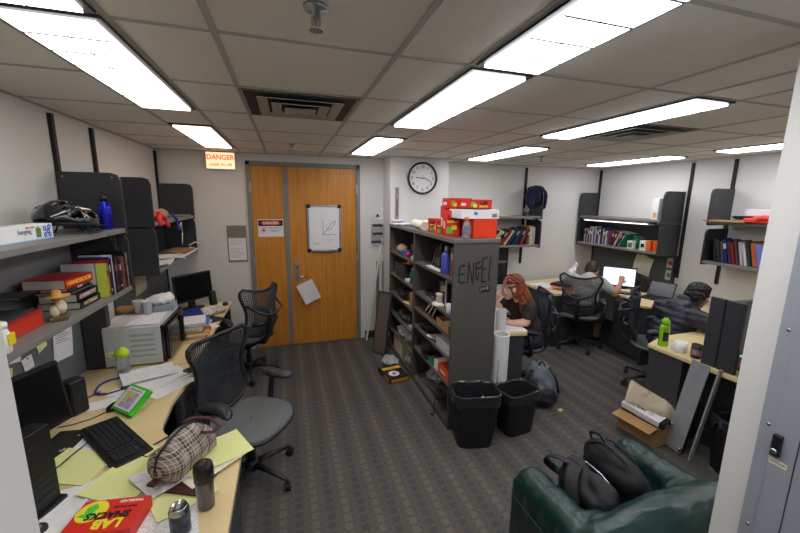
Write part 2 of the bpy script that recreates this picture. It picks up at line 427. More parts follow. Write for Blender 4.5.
# room sign + notice
rs = thing('room_sign', 'two-part grey sign holder with printed notice on the wall left of the doors', 'sign', (-.59, YB, 1.37))
G().box(-.11, .11, -.008, 0, .085, .225).o('name_plate', mat('taupe_plate',(128,124,116),.5), rs, bevel=.002)
G().box(-.11, .11, -.007, 0, -.225, .08).o('notice_frame', m_shelf, rs, bevel=.002)
G().box(-.098, .098, -.0085, -.006, -.2, .07).o('notice', m_white, rs)
g = G()
for k in range(9):
    if k not in (3,): g.box(-.08, .08-.03*(k % 3), -.009, -.0083, .045-k*.026, .048-k*.026)
g.box(-.05, .05, -.0088, -.0075, .19, .197).box(-.09, .09, -.0088, -.0075, .155, .157).o('print_lines', m_frame, rs)
# whiteboard on the door
wb = thing('whiteboard', 'small portable whiteboard with black corners and a pen sketch on the door', 'whiteboard', (.46, YB, 1.55))
G().box(-.2, .2, -.012, 0, -.285, .285).o('board', m_white, wb)
G().box(-.215, -.19, -.022, 0, -.3, .3).box(.19, .215, -.022, 0, -.3, .3).box(-.19, .19, -.022, 0, .275, .3).box(-.19, .19, -.022, 0, -.3, -.275).o('rail', m_steel, wb, bevel=.003)
for sx_ in (-1, 1):
    for sz in (-1, 1): G().box(min(sx_*.168, sx_*.222), max(sx_*.168, sx_*.222), -.027, .0, min(sz*.258, sz*.307), max(sz*.258, sz*.307)).o('corner_cap', m_black, wb, bevel=.012)
G().box(-.06, .08, -.045, -.02, -.305, -.283).o('pen_tray', m_steel, wb, bevel=.003)
g = G(); Mx = TR(0, -.012, 0)
g.stroke([(-.02,.11), (-.015,.0), (-.02,-.08), (.15,-.085)], .004, Mx).stroke([(-.02,-.08), (.03,-.02), (.08,.05), (.135,.1), (.145,.07), (.09,.0), (.05,-.02), (.03,-.03)], .004, Mx)
g.stroke([(-.15,-.18), (-.12,-.2), (-.1,-.19), (-.06,-.21)], .003, Mx).stroke([(.05,-.15), (.07,-.16), (.08,-.14), (.1,-.15)], .003, Mx).o('sketch', m_ink, wb)
# sheet hanging on the handle
ph = thing('hanging_paper', 'white sheet hanging tilted by a cord from the door handle', 'paper', (.17, YB-.05, .93))
G().grid(lambda u, v: (-.02+.0+(u-.5)*.215, -.015+.012*math.sin(u*3)*v, -.21+(.5-v)*.28), 6, 6).o('sheet', m_white, ph, rot=(0, R(-24), 0), solid=.002)
G().tube([(.0,0,.01), (.02,-.01,-.03), (.045,-.012,-.085)], .0015, 5).tube([(.0,0,.01), (-.03,-.01,-.03), (-.05,-.012,-.09)], .0015, 5).o('cord', m_paper2, ph)
# wall clock
ck = thing('wall_clock', 'round black rimmed wall clock showing about a quarter to four', 'clock', (1.665, 4.5, 2.2))
G().lathe([(.001,0),(.196,0),(.2,.03),(.19,.042),(.178,.034),(.176,.02)], 48, TR(rx=90), cap=False).o('rim', m_black, ck, smooth=True)
G().lathe([(.001,.016),(.18,.016),(.18,.018),(.001,.018)], 48, TR(rx=90)).o('dial', m_white, ck)
for k in range(12):
    a = PI/2-2*PI*(k+1)/12
    text('numeral', str(k+1), .05, m_ink, ck, (.14*math.cos(a), -.0185, .14*math.sin(a)))
G().stroke([(-.02*math.cos(R(175)), -.02*math.sin(R(175))), (.09*math.cos(R(175)), .09*math.sin(R(175)))], .009, TR(0,-.021,0)).o('hour_hand', m_ink, ck)
G().stroke([(.02,-.02*math.tan(R(-20))), (.125*math.cos(R(-20)), .125*math.sin(R(-20)))], .007, TR(0,-.022,0)).stroke([(0,0),(-.005,.04)], .003, TR(0,-.022,0)).o('minute_hand', m_ink, ck)
# ---- shelf tracks on the walls
def track(x, y, z0, lab, side):
    g = G()
    if side == 'L': g.box(XL+.0005, XL+.022, y-.016, y+.016, z0, ZC-.03)
    elif side == 'R': g.box(XR-.022, XR-.0005, y-.016, y+.016, z0, ZC-.03)
    else: g.box(x-.016, x+.016, YB-.022, YB-.0005, z0, ZC-.03)
    ob = tag(g.o('shelf_track', m_trk), lab, 'wall track', 'black shelf tracks')
for y, z, l in ((2.915, .78, 'black vertical wall track behind the near left shelf end panel'), (3.42, 1.2, 'black vertical wall track between the two left shelf units'), (4.82, .78, 'black vertical wall track in the left rear corner'),
                (1.45, 1.25, 'black vertical wall track at the near end of the left shelves')):
    track(0, y, z, l, 'L')
for y, z, l in ((3.40, .98, 'black wall track to the right of the orange carton shelf'), (2.94, 1.0, 'black wall track behind the shelf of leaning books on the right'), (4.80, .78, 'black wall track by the far right corner'), (1.9, 1.0, 'black wall track hidden by the white column')):
    track(0, y, z, l, 'R')
for x, z, l in ((3.45, .98, 'black wall track above and below the hanging navy garment'), (2.1, 1.0, 'black wall track behind the stacked red boxes')):
    track(x, 0, z, l, 'B')
# ================================================================ GENERIC MAKERS
def stripes(name, base, line, per, duty, axis='Y', rough=.8, xlim=None):
    m = mat(name, base, rough, var=0); N, L, B = nodes(m)
    tc = N.new('ShaderNodeTexCoord'); sp = N.new('ShaderNodeSeparateXYZ'); L.new(tc.outputs['Object'], sp.inputs[0])
    a = mth(N, L, 'FRACT', mth(N, L, 'ADD', mth(N, L, 'DIVIDE', sp.outputs[axis], per), 100.0))
    s = mth(N, L, 'LESS_THAN', a, duty)
    if xlim:
        nz = N.new('ShaderNodeTexNoise'); nz.inputs['Scale'].default_value = xlim; L.new(tc.outputs['Object'], nz.inputs['Vector'])
        s = mth(N, L, 'MULTIPLY', s, mth(N, L, 'GREATER_THAN', nz.outputs['Fac'], .47))
    L.new(mix(N, L, s, lin(base)+(1,), lin(line)+(1,)), B.inputs['Base Color']); return m
m_lined = stripes('lined_yellow_paper', (234,238,160), (190,204,160), .0087, .14)
m_print = stripes('printed_paper', (238,238,240), (188,188,194), .010, .35, xlim=90)
m_pages = stripes('book_pages', (228,222,208), (190,184,170), .0016, .4, axis='Z')
def sheet(name, label, cat, x, y, z, w, d, rz=0, m=m_white, curl=.004, n=1, group=None, tilt=(0, 0)):
    """a loose sheet (or a thin stack) with slightly lifted corners"""
    k = rnd.random()*6
    g = G(); th = .0006+.0009*n
    def top(u, v): return ((u-.5)*w, (v-.5)*d, th+curl*(abs(u-.5)*2)**3*(.5+.5*math.sin(k+v*4))+curl*.6*(abs(v-.5)*2)**4*(.5+.5*math.cos(k+u*3)))
    def bot(u, v): a = top(u, v); return (a[0], a[1], a[2]-th)
    g.grid(top, 8, 8)
    g.grid(bot, 8, 8)
    def side(u, v):
        q = u*4; i = min(int(q), 3); f = q-i
        uu, vv = ((f,0), (1,f), (1-f,1), (0,1-f))[i]
        a = top(uu, vv); return (a[0], a[1], a[2]-th*v)
    g.grid(side, 32, 1)
    o = g.o(name, m, None, (x, y, z), (R(tilt[0]), R(tilt[1]), R(rz)))
    return tag(o, label, cat, group)
def book(label, w, h, t, color, loc, rot, spine=(230,225,200), group=None, parts=True, title=None, tm=None, cat='book'):
    """w = depth of cover (spine to fore-edge), h = height, t = thickness. Local: spine at -y side, stands on z=0, thickness along x"""
    cmat = cm(color, .4)
    e = .003
    cov = G().box(-t/2, t/2, 0, .003, 0, h).box(-t/2, -t/2+e, 0, w, 0, h).box(t/2-e, t/2, 0, w, 0, h)
    pg = G().box(-t/2+e, t/2-e, .003, w-.005, .004, h-.004)
    if parts:
        T = thing('book', label, cat, loc, 0, group, rot=rot)
        cov.o('cover', cmat, T); pg.o('pages', m_pages, T)
        if spine: G().box(-t/2+.002, t/2-.002, -.0008, .001, h*.62, h*.8).box(-t/2+.002, t/2-.002, -.0008, .001, h*.12, h*.18).o('spine_label', cm(spine), T)
        if title: text('title', title, t*.55, tm or m_white, T, (0, -.0012, h*.42), (PI/2, R(-90), 0), bold=.001)
        return T
    g = cov; g.mat(1); g.box(-t/2+e, t/2-e, .003, w-.005, .004, h-.004)
    g.mat(2).box(-t/2+.0015, t/2-.0015, -.0008, .001, h*.6, h*.82)
    o = g.o('book', [cmat, m_pages, cm(spine or (200,200,200))], None, loc, rot)
    return tag(o, label, cat, group)
NAMES = {}
def cname(c):
    r, g, b = c
    import colorsys
    h, s, v = colorsys.rgb_to_hsv(r/255, g/255, b/255); h *= 360
    if v < .24: return 'black'
    if s < .16: return 'white' if v > .8 else ('light grey' if v > .6 else 'grey')
    base = ('red' if h < 15 or h >= 340 else 'orange' if h < 38 else 'yellow' if h < 68 else 'green' if h < 165 else 'teal' if h < 195 else 'blue' if h < 255 else 'purple')
    if base == 'orange' and v < .7: base = 'brown'
    if base == 'orange' and s < .45: base = 'tan'
    return ('dark ' if v < .5 and base not in ('brown',) else '')+base
_used = {}
def book_row(cols, x, y, z, dx, dy, where, group, w=.17, h=(.2,.26), t=(.02,.04), lean=None, face=0, parts=False, sp=None, fixed=None):
    """row of upright books; (dx,dy) unit direction of the row as seen left to right, face = heading of the spines' outward side"""
    p = 0; out = []
    for i, c in enumerate(cols):
        tt = rnd.uniform(*t); hh = rnd.uniform(*h); ln = lean[i] if lean else 0
        if i: p += hh*math.sin(R(abs(ln)))*.0
        tw = tt/math.cos(R(ln)) if ln else tt
        a = cname(cols[i-1]) if i else None; b = cname(c); d = cname(cols[i+1]) if i+1 < len(cols) else None
        size = 'tall' if hh > (h[0]+h[1])/2 else 'short'; th = 'thick' if tt > (t[0]+t[1])/2 else 'thin'
        adj = 'leaning' if abs(ln) > 3 else 'upright'
        if a is None: lab = f'{th} {b} {adj} book at the left end of {where}'
        elif d is None: lab = f'{th} {b} {adj} book at the right end of {where}'
        else: lab = f'{size} {th} {b} book between {a} and {d} on {where}'
        k = 2
        while lab in _used:
            lab = f'{size} {th} {b} book, {["","","second","third","fourth","fifth","sixth"][k]} such one from the left of {where}'; k += 1
        _used[lab] = 1
        cx, cy = x+dx*(p+tw/2), y+dy*(p+tw/2)
        rz = math.atan2(dy, dx)
        q = Euler((0, 0, rz)).to_matrix() @ Euler((0, R(ln), 0)).to_matrix()
        zz = z+tt/2*math.sin(R(abs(ln)))
        out.append(book(lab, w*rnd.uniform(.9, 1.05), hh, tt, c, (cx, cy, zz), q.to_euler(), spine=(rnd.choice(sp) if sp else rnd.choice([(225,225,215), (200,190,150), (60,60,70), c])), group=group, parts=parts))
        p += tw+.0015
    return out
def carton(name, label, cat, x, y, z, w, d, h, rz=0, c=(178,138,88), group=None, panels=None, parent=None, txt=None, tc=None, rot=None):
    """closed box with a lid seam, optional coloured front label and lettering on the -y face"""
    T = thing(name, label, cat, (x, y, z), rz, group, rot)
    G().box(-w/2, w/2, -d/2, d/2, 0, h).o('body', cm(c), T, bevel=min(.0015, h*.1))
    G().box(-w/2-.0006, w/2+.0006, -d*.06, d*.06, h*.45, h+.0006).o('tape', cm(tuple(min(255, int(v*1.12+10)) for v in c)), T)
    if panels: G().box(-w/2+.008, w/2-.008, -d/2-.001, -d/2+.001, h*.2, h*.8).o('label_panel', cm(panels), T)
    if txt: text('lettering', txt, h*.35, tc or m_white, T, (0, -d/2-.0018, h*.5), bold=.001)
    return T
def bottle(name, label, x, y, z, r, h, mb, mc_, cap=.03, neck=.4, rz=0, cat='bottle', group=None):
    T = thing(name, label, cat, (x, y, z), rz, group)
    G().lathe([(r*.9,0),(r,.006),(r,h*.62),(r*.92,h*.7),(r*neck,h*.84),(r*neck,h-cap*.6)], 24).o('body', mb, T, smooth=True)
    G().lathe([(r*neck*1.15,h-cap),(r*neck*1.15,h-.003),(r*neck*.95,h)], 18).o('cap', mc_, T, smooth=True)
    return T
def cup(name, label, x, y, z, r, h, m, group=None, handle=True, cat='mug', rz=0):
    T = thing(name, label, cat, (x, y, z), rz, group)
    G().lathe([(r*.85,0),(r*.95,.004),(r,h),(r*.92,h),(r*.86,.006),(.001,.006)], 28).o('body', m, T, smooth=True)
    if handle: G().tube([(-r*.95,0,h*.8), (-r*1.5,0,h*.78), (-r*1.75,0,h*.5), (-r*1.5,0,h*.25), (-r*.95,0,h*.2)], r*.12, 8).o('handle', m, T, smooth=True)
    return T
def monitor(label, x, y, z, w, h, rz, screen, tilt=-6, stand=.1, neck=True, group=None, name='computer_monitor'):
    T = thing(name, label, 'monitor', (x, y, z), rz, group)
    zc = stand+h/2
    M_ = TR(0, 0, zc, rx=tilt)
    G().cb((0, .02, 0), (w, .025, h), M_).cb((0, .045, -.01), (w*.55, .04, h*.5), M_).o('housing', m_black, T, bevel=.006)
    G().cb((0, .006, 0), (w-.03, .004, h-.035), M_).o('screen', screen, T)
    if neck:
        G().box(-.035, .035, .05, .085, .01, zc).o('neck', m_black, T, bevel=.004)
        G().lathe([(.11,0),(.11,.008),(.06,.016),(.001,.018)], 28, sx=1.1, sy=.85, M=TR(0,.05,0)).o('stand_base', m_black, T, smooth=True)
    return T
m_scr = mat('dark_screen', (14,15,18), .22, var=0)
# mesh chair ---------------------------------------------------------------
m_cback = mat('slate_mesh_back', (50,55,62), .5, var=.05)
m_cseat = mat('grey_woven_seat', (104,108,106), .85, var=.06, vscale=200, bump=.4, bscale=700)
m_cfr = mat('graphite_chair_frame', (34,36,40), .42)
m_pad = mat('arm_pad_rubber', (42,44,50), .38)
def hw(v):
    P = [(0,.04),(.03,.115),(.09,.165),(.18,.198),(.3,.205),(.42,.193),(.54,.186),(.66,.195),(.76,.216),(.86,.240),(.92,.246),(.96,.240),(.985,.225),(1,.20)]
    for (a, x), (b, y) in zip(P, P[1:]):
        if v <= b: return x+(y-x)*(v-a)/(b-a)
    return P[-1][1]
def backpt(u, v, off=0):
    s = 2*u-1; x = hw(v)*s
    z = .49+.50*v+(.036*s*s*max(0, v-.55)/.45 if v > .55 else 0)
    y = -.215-.10*v-.05*math.sin(PI*min(1, v*1.3))*.4+.075*s*s*(.35+.65*v)+.03*v*v
    return (x, y+off, z)
def build_chair(label, group, seatm=None, fine=True, name='office_chair'):
    T = thing(name, label, 'chair', (0,0,0), 0, group)
    nu, nv = (26, 32) if fine else (16, 20)
    ob = G().grid(lambda u, v: backpt(u, v), nu, nv).o('backrest', m_cback, T, wire=.0095 if fine else .013)
    pts = [backpt(0, v/20) for v in range(0, 21)]+[backpt(u/12, 1) for u in range(1, 12)]+[backpt(1, 1-v/20) for v in range(0, 21)]+[backpt(1-u/6, 0) for u in range(1, 6)]
    G().tube(pts, .0135, 8, closed=True).o('backrest_rim', m_cfr, T, smooth=True)
    fr = G().tube([(0,-.10,.40),(0,-.25,.43),(0,-.335,.55),(0,-.36,.70),(0,-.355,.80)], [.03,.032,.03,.026,.02], 10)
    fr.tube([backpt(.02,.72,-.02),(-.15,-.37,.80),(-.06,-.375,.755),(0,-.375,.745),(.06,-.375,.755),(.15,-.37,.80),backpt(.98,.72,-.02)], .013, 8)
    fr.o('back_frame', m_cfr, T, smooth=True)
    # lumbar bar
    G().tube([(-.17,-.275,.66),(-.08,-.325,.655),(.08,-.325,.655),(.17,-.275,.66)], .014, 8, flat=1.8).o('lumbar_bar', m_cfr, T, smooth=True)
    # seat
    def st(u, v, top=True):
        a = 2*PI*u; k = v
        n = 3.2
        c, s_ = math.cos(a), math.sin(a)
        rr = (abs(c)**n+abs(s_)**n)**(-1/n)
        x = .248*rr*c*k*(1+.04*s_); y = .235*rr*s_*k+.01
        z = .462-.012*(1-k*k)+.006*(abs(x)/.25)**2-(.03*max(0, (y-.12)/.12)**2 if y > .12 else 0)
        return (x, y, z)
    G().grid(lambda u, v: st(u, max(v, .02)), 40, 10).o('seat', seatm or m_cseat, T, smooth=True, solid=.014)
    G().tube([Vector(st(k/40, 1))+Vector((0,0,-.012)) for k in range(40)], .014, 8, closed=True).o('seat_rim', m_cfr, T, smooth=True)
    G().box(-.13,.13,-.14,.14,.385,.43).box(-.05,.05,-.08,.08,.33,.39).box(-.17,.17,-.02,.04,.40,.44).o('tilt_mechanism', m_black, T, bevel=.012)
    for s in (-1, 1):
        ap = G().tube([(s*.12,-.03,.41),(s*.24,-.05,.41),(s*.285,-.06,.45),(s*.29,-.05,.55),(s*.285,-.035,.64)], [.018,.02,.022,.02,.018], 10).o('arm_post', m_cfr, T, smooth=True)
        def pad(u, v, s=s):
            a = 2*PI*u; ph = PI*v
            x = .050*math.cos(a)*math.sin(ph)**.6; yy = .13*math.cos(ph)
            bend = s*-.03*(1-(yy/.125)**2)
            return (s*.285+x+bend, .015+yy, .675+.030*math.sin(a)*math.sin(ph)**.6-.014*(yy/.125)**2)
        G().grid(pad, 16, 12).o('armrest', m_pad, ap, smooth=True, sub=1)
    G().cyl((0,0,.12), (0,0,.24), .028, n=16).cyl((0,0,.24), (0,0,.34), .016, n=14).o('gas_lift', m_black, T, smooth=False)
    g = G().lathe([(.04,.07),(.045,.085),(.045,.135),(.03,.145)], 20)
    g.o('base_hub', m_cfr, T, smooth=True)
    for k in range(5):
        a = 2*PI*k/5+.3; c, s_ = math.cos(a), math.sin(a)
        ba = G().tube([(.03*c,.03*s_,.11),(.16*c,.16*s_,.10),(.30*c,.30*s_,.078)], [.026,.021,.014], 8, flat=.75).o('base_arm', m_cfr, T, smooth=True)
        M_ = TR(.30*c, .30*s_, 0, rz=math.degrees(a)+40)
        cs = G().cyl((0,0,.05), (0,0,.08), .008)
        for q in (-.022, .004): cs.lathe([(.02,0),(.029,.003),(.029,.015),(.02,.018)], 16, M_ @ TR(q, 0, .03, ry=90))
        cs.v = [Vector(p) for p in cs.v]
        for i in range(24): cs.v[i] = M_ @ Vector(cs.v[i])
        cs.o('caster', m_rub, ba)
    return T
# ================================================================ LEFT SIDE: desks, shelves
def wall_shelf(label, y0, y1, z, back=True, ends=(True, True), zt=.355):
    T = thing('shelf_unit', label, 'shelf', (XL+.022, y0, z), 0)
    L_ = y1-y0; D = .33
    G().box(0, D, 0, L_, -.03, 0).o('shelf_board', m_shelf, T, bevel=.003)
    if back: G().box(0, .012, 0, L_, 0, zt-.03).o('back_panel', m_shelf if back == 2 else m_panel, T)
    prof = [(0, -.045), (D, -.045), (D+.004, -.03), (D+.004, zt-.05), (D-.012, zt-.012), (D-.05, zt), (0, zt)]
    def endp(y): return G().prism(prof, 0, .018, Matrix(((1,0,0,0),(0,0,1,y),(0,1,0,0),(0,0,0,1))))
    if ends[0]: endp(-.018).o('end_panel', m_panel, T)
    if ends[1]: e = endp(L_).o('end_panel', m_panel, T)
    if ends[1]:
        g = G()
        for x in (.03, D-.04): g.cyl((x, L_-.001, zt-.03), (x, L_-.004, zt-.03), .005)
        g.o('rivet', m_chrome, T)
    return T
wall_shelf('upper grey wall shelf at the left, carrying the bicycle helmet', 1.42, 2.865, 1.72, back=False)
wall_shelf('lower grey wall shelf at the left, carrying the row of upright books', 1.42, 2.865, 1.33, back=2)
wall_shelf('upper rear left wall shelf with red and grey clothing', 3.44, 4.80, 1.72, back=False)
wall_shelf('lower rear left wall shelf with loose papers', 3.44, 4.80, 1.33, back=True)
G_ = G().box(0, .015, 0, 1.56, 0, .55)
tb = thing('tack_board', 'grey fabric tack board above the near left desk with pinned notes', 'tack board', (XL+.001, 1.38, .741))
G_.o('fabric_panel', m_fab, tb, bevel=.003)
tb = thing('tack_board', 'dark fabric tack board behind the rear left desk and tilted monitor', 'tack board', (XL+.001, 3.44, .741))
G().box(0, .015, 0, 1.36, 0, .54).o('fabric_panel', mat('dark_tack_fabric',(84,88,86),.95,bump=.3,bscale=500), tb, bevel=.003)
tag(G().box(XL+.024, XL+.17, 2.885, 2.94, 0, 1.285).o('divider_post', m_dark, bevel=.004), 'dark upright divider at the end of the near left desk behind the lime bottle', 'divider')
# desk A: L-shaped, curved inner corner
def arc(cx, cy, r, a0, a1, n=8): return [(cx+r*math.cos(R(a0+(a1-a0)*k/n)), cy+r*math.sin(R(a0+(a1-a0)*k/n))) for k in range(n+1)]
deskA = thing('desk', 'maple topped L-shaped desk in the left foreground with keyboard and papers', 'desk', (0,0,0))
poly = [(XL+.02, .83), (-.87, .83), (-.49, .83), (-.25, .83)]+[(-.25, 1.80)]+arc(-.31, 1.80, .06, 0, 90, 4)+[(-.45, 1.862)]+arc(-.45, 2.09, .228, 270, 180, 8)[1:]+[(-.69, 2.3), (-.66, 2.55), (-.66, 2.82), (XL+.02, 2.82)]
G().prism(poly, .712, .74).o('desk_top', m_maple, deskA, bevel=.003)
G().prism([(x+(.004 if x > -.66 else .004), y) for x, y in poly], .706, .7125).o('edge_underside', m_dark, deskA)
m_side = m_dark
G().box(-.31, -.285, .86, 1.80, .0, .706).o('end_panel', m_dark, deskA)
G().box(-.70, -.685, 2.36, 2.80, .05, .706).box(XL+.03, -.70, 2.78, 2.80, .05, .706).o('pedestal', m_panel, deskA)
for k, (z0, z1) in enumerate(((.56,.70), (.40,.55), (.06,.39))):
    d = G().box(-.684, -.668, 2.37, 2.79, z0, z1).o('drawer', m_panel, deskA, bevel=.003)
    G().box(-.668, -.66, 2.5, 2.66, (z0+z1)/2-.006, (z0+z1)/2+.006).o('drawer_pull', m_black, d)
# desk B
deskB = thing('desk', 'rear left maple desk under the tilted monitor beside the wooden doors', 'desk', (0,0,0))
G().prism([(XL+.02, 2.83), (-.70, 2.83), (-.68, 3.3), (-.66, 4.0), (-.64, 4.52), (XL+.02, 4.52)], .712, .74).o('desk_top', m_maple, deskB, bevel=.003)
G().box(XL+.03, -.67, 4.48, 4.505, 0, .711).o('end_panel', m_dark, deskB)
G().box(-.72, -.70, 2.9, 3.35, .05, .711).box(XL+.03, -.72, 3.33, 3.35, .05, .711).o('pedestal', m_panel, deskB)
G().box(XL+.03, XL+.05, 3.35, 4.48, .2, .711).o('modesty_panel', m_dark, deskB)
# low cabinet under far desk
tag(G().box(-.95, -.62, 4.56, 4.80, 0, .16).o('floor_box', m_shelf, bevel=.004), 'low grey box on the floor behind the far office chair', 'box')
# ---- things on the upper near shelf (z=1.722)
T = thing('helmet', 'shiny black vented bicycle helmet on the upper left shelf', 'helmet', (-1.17, 2.52, 1.80), 0, None, rot=(R(0), R(5), R(80)))
def hel(u, v):
    a = 2*PI*u; b = PI/2*(1-v)*1.08-.12
    x = .165*math.cos(a)*math.cos(b); y = .115*math.sin(a)*math.cos(b); z = .10*math.sin(b)
    if x < 0: x *= 1.12; z += -.02*(x/.165)
    rg = .013*math.cos(9*math.asin(max(-1, min(1, y/.118))))
    return (x, y, z-.02+rg*(.3+.7*math.sin(max(b, 0))))
g = G().grid(hel, 48, 16)
# cut vents: drop faces in bands
nf = []
for i, f in enumerate(g.f):
    c = sum((Vector(g.v[k]) for k in f), Vector())/len(f)
    band = int(abs(c.y)/.02+.5) % 2 == 1
    if band and c.z > .0 and (abs(c.x+.085) < .05 or abs(c.x-.05) < .055): continue
    nf.append(f)
g.f = nf; g.m = [0]*len(nf)
g.o('shell', mat('helmet_shell', (26,32,38), .12, var=0, coat=1), T, smooth=True, solid=.012)
G().tube([(.165*math.cos(a)*.98, .115*math.sin(a)*.98, -.03) for a in [2*PI*k/30 for k in range(30)]], .010, 8, closed=True).o('rim', m_black, T, smooth=True)
G().grid(lambda u, v: (.13+.075*v*math.cos((u-.5)*2.2), .12*math.sin((u-.5)*2.2)*(1-.1*v), -.02-.015*v), 12, 4).o('visor', m_blackg, T, solid=.004, smooth=True)
g = G()
for s in (-1, 1): g.tube([(.06, s*.1, -.035), (.02, s*.085, -.075), (0, s*.03, -.10)], .005, 6, flat=.4); g.tube([(-.08, s*.1, -.035), (-.02, s*.085, -.08), (0, s*.03, -.10)], .005, 6, flat=.4)
g.box(-.015, .015, -.02, .02, -.108, -.095).o('strap', m_rub, T)
tag(G().tube([(-1.05,2.55,1.73),(-1.03,2.62,1.70),(-1.02,2.66,1.60),(-1.03,2.70,1.595),(-1.04,2.72,1.66),(-1.06,2.74,1.727)], .004, 6).tube([(-1.09,2.35,1.735),(-1.02,2.4,1.727),(-1.02,2.5,1.732),(-1.08,2.6,1.73)], .004, 6).o('dangling_strap', m_rub), 'thin black cable hanging over the edge below the bicycle helmet', 'cable')
T = bottle('water_bottle', 'cobalt blue metal bottle with black loop cap beside the helmet', -1.10, 2.79, 1.721, .036, .21, mat('cobalt_metal', (36,44,190), .22, .6, var=0), m_black, cap=.04, neck=.5)
G().tube([(-.012,0,.2),(-.014,0,.225),(0,0,.235),(.014,0,.225),(.012,0,.2)], .004, 6).o('loop', m_black, T)
bottle('water_bottle', 'dull blue flask mostly hidden behind the bicycle helmet', -1.20, 2.74, 1.721, .03, .15, cm((40,90,150)), m_black)
T = thing('product_box', 'long white box with green and blue print at the left edge of the upper shelf', 'box', (-1.16, 2.03, 1.721), 0)
G().box(-.04, .04, -.24, .23, 0, .072).o('carton', m_white, T, bevel=.002)
text('lettering', 'hanging', .03, cm((120,130,160)), T, (.0412, .02, .045), (PI/2, 0, PI/2))
text('lettering', 'photo strips', .012, cm((230,120,60)), T, (.0412, .06, .062), (PI/2, 0, PI/2))
G().box(.039, .0412, .10, .135, .012, .055).box(.039, .0412, .112, .122, .055, .062).o('printed_bag', cm((90,130,60)), T)
g = G()
for yy, zz in ((.165,.02),(.165,.05),(.19,.035),(.2,.02),(.2,.055)): g.lathe([(.006,0),(.012,0),(.012,.0015),(.006,.0015)], 14, TR(.041,yy,zz,ry=90), cap=False)
g.o('printed_rings', cm((40,100,210)), T)
G().box(-.041, .0408, -.241, .231, -.0, .006).o('base_band', cm((150,190,230)), T)
# ---- lower near shelf (z=1.332)
m_ly0 = cm((240,214,40))
bottle('white_tub', 'white plastic tub with yellow hazard label at the left edge of the photo', -1.075, 1.70, 1.331, .045, .12, m_white, m_white, cap=.02, neck=.8, cat='tub')
G().box(-.004, .004, -.02, .02, .03, .075).o('hazard_label', m_ly0, [o for o in bpy.data.objects if o.name=='white_tub'][0], loc=(.043,.012,0))
T = thing('box', 'long orange-red box under dark papers at the left end of the lower shelf', 'box', (-1.175, 1.865, 1.331), 0)
G().box(-.10, .065, -.20, .20, 0, .075).o('body', mat('orange_red_card', (205,50,28), .4), T, bevel=.003)
G().box(-.102, .067, -.202, .202, .068, .078).o('lid', mat('dark_red_card', (150,34,24), .4), T, bevel=.002)
sheet('folder', 'dark blue folder lying on the orange-red box', 'folder', -1.20, 1.865, 1.41, .16, .34, 2, cm((46,50,62)), n=8)
# figurine with sombrero
T = thing('figurine', 'small ceramic figurine wearing a straw sombrero in front of the stacked books', 'figurine', (-1.085, 2.135, 1.331), -70)
m_str = mat('straw', (206,150,70), .8); m_crm = mat('cream_ceramic', (226,214,184), .5)
G().box(-.045, .045, -.035, .035, 0, .02).o('plinth', cm((110,90,70)), T, bevel=.004)
G().ball((-.014,-.012,.045), (.016,.02,.03)).ball((.016,-.012,.045), (.016,.02,.03)).ball((0,.01,.062), (.03,.024,.036)).o('body', m_crm, T, smooth=True)
G().ball((0,-.002,.102), .02).o('head', mat('clay', (190,130,90), .5), T, smooth=True)
G().lathe([(.054,.118),(.05,.112),(.02,.116),(.018,.14),(.01,.146),(.001,.146)], 24).o('sombrero', m_str, T, smooth=True)
# flat stack of books, spines towards the aisle
def flat(label, y0, y1, z0, t, c, xf=-1.07, d=.2, rz=0, title=None, tm=None, sp=None):
    T = thing('book', label, 'book', (xf, (y0+y1)/2, z0), rz, 'books lying in a pile on the lower left shelf')
    L_ = y1-y0; e = .003; C_ = cm(c, .35)
    G().box(-d, 0, -L_/2, L_/2, 0, e).box(-d, 0, -L_/2, L_/2, t-e, t).box(-.004, 0, -L_/2, L_/2, 0, t).o('cover', C_, T)
    G().box(-d+.004, -.004, -L_/2+.004, L_/2-.004, e, t-e).o('pages', m_pages, T)
    if title: text('title', title, t*.62, tm or m_white, T, (.0006, 0, t/2), (PI/2, 0, PI/2), bold=.0012, sx=1.2)
    return T
flat('black textbook at the bottom of the pile, orange mark on its spine', 2.30, 2.52, 1.331, .04, (20,22,26), title='MATERIALS', tm=cm((200,190,150)), d=.19)
flat('black book with round white emblem on its spine, second from bottom in the pile', 2.29, 2.51, 1.372, .045, (28,26,34), xf=-1.075, d=.17, title='CHEMISTRY', tm=cm((220,190,200)))
flat('thin green book resting on the black emblem book', 2.28, 2.50, 1.418, .014, (90,100,70), xf=-1.09)
flat('thin dark blue book directly under the big red dictionary', 2.27, 2.50, 1.433, .018, (44,50,110), xf=-1.10, title='PHYSICS', tm=m_white)
flat('thick red handbook with yellow spine lettering on top of the pile', 2.25, 2.49, 1.452, .05, (190,28,24), xf=-1.09, d=.19, rz=-4, title='HANDBOOK', tm=cm((240,200,60)))
flat('black folder sticking out to the left beneath the red handbook', 2.10, 2.24, 1.45-.006, .01, (30,30,30), xf=-1.2, d=.15)
# upright books
T = book_row([(214,214,218)], -1.09, 2.545, 1.331, 0, 1, 'x', 'upright books on the lower left shelf', w=.18, h=(.205,.206), t=(.008,.009), parts=True)
T[0]['label'] = 'white paperback facing out behind the piled red handbook'
rowA = [(206,220,90), (190,34,28), (36,44,100), (30,38,84), (222,222,226), (24,24,28), (30,28,34), (84,44,96), (26,26,32), (36,40,46), (24,26,30), (122,98,80), (112,90,74), (196,50,34), (24,26,28), (40,42,48), (170,168,160)]
book_row(rowA, -1.035, 2.556, 1.331, 0, 1, 'the lower left shelf', 'upright books on the lower left shelf', w=.18, h=(.2,.245), t=(.010,.023), parts=True, sp=[(200,70,50), (200,200,200), (60,60,70), (90,90,96), (50,52,60)])
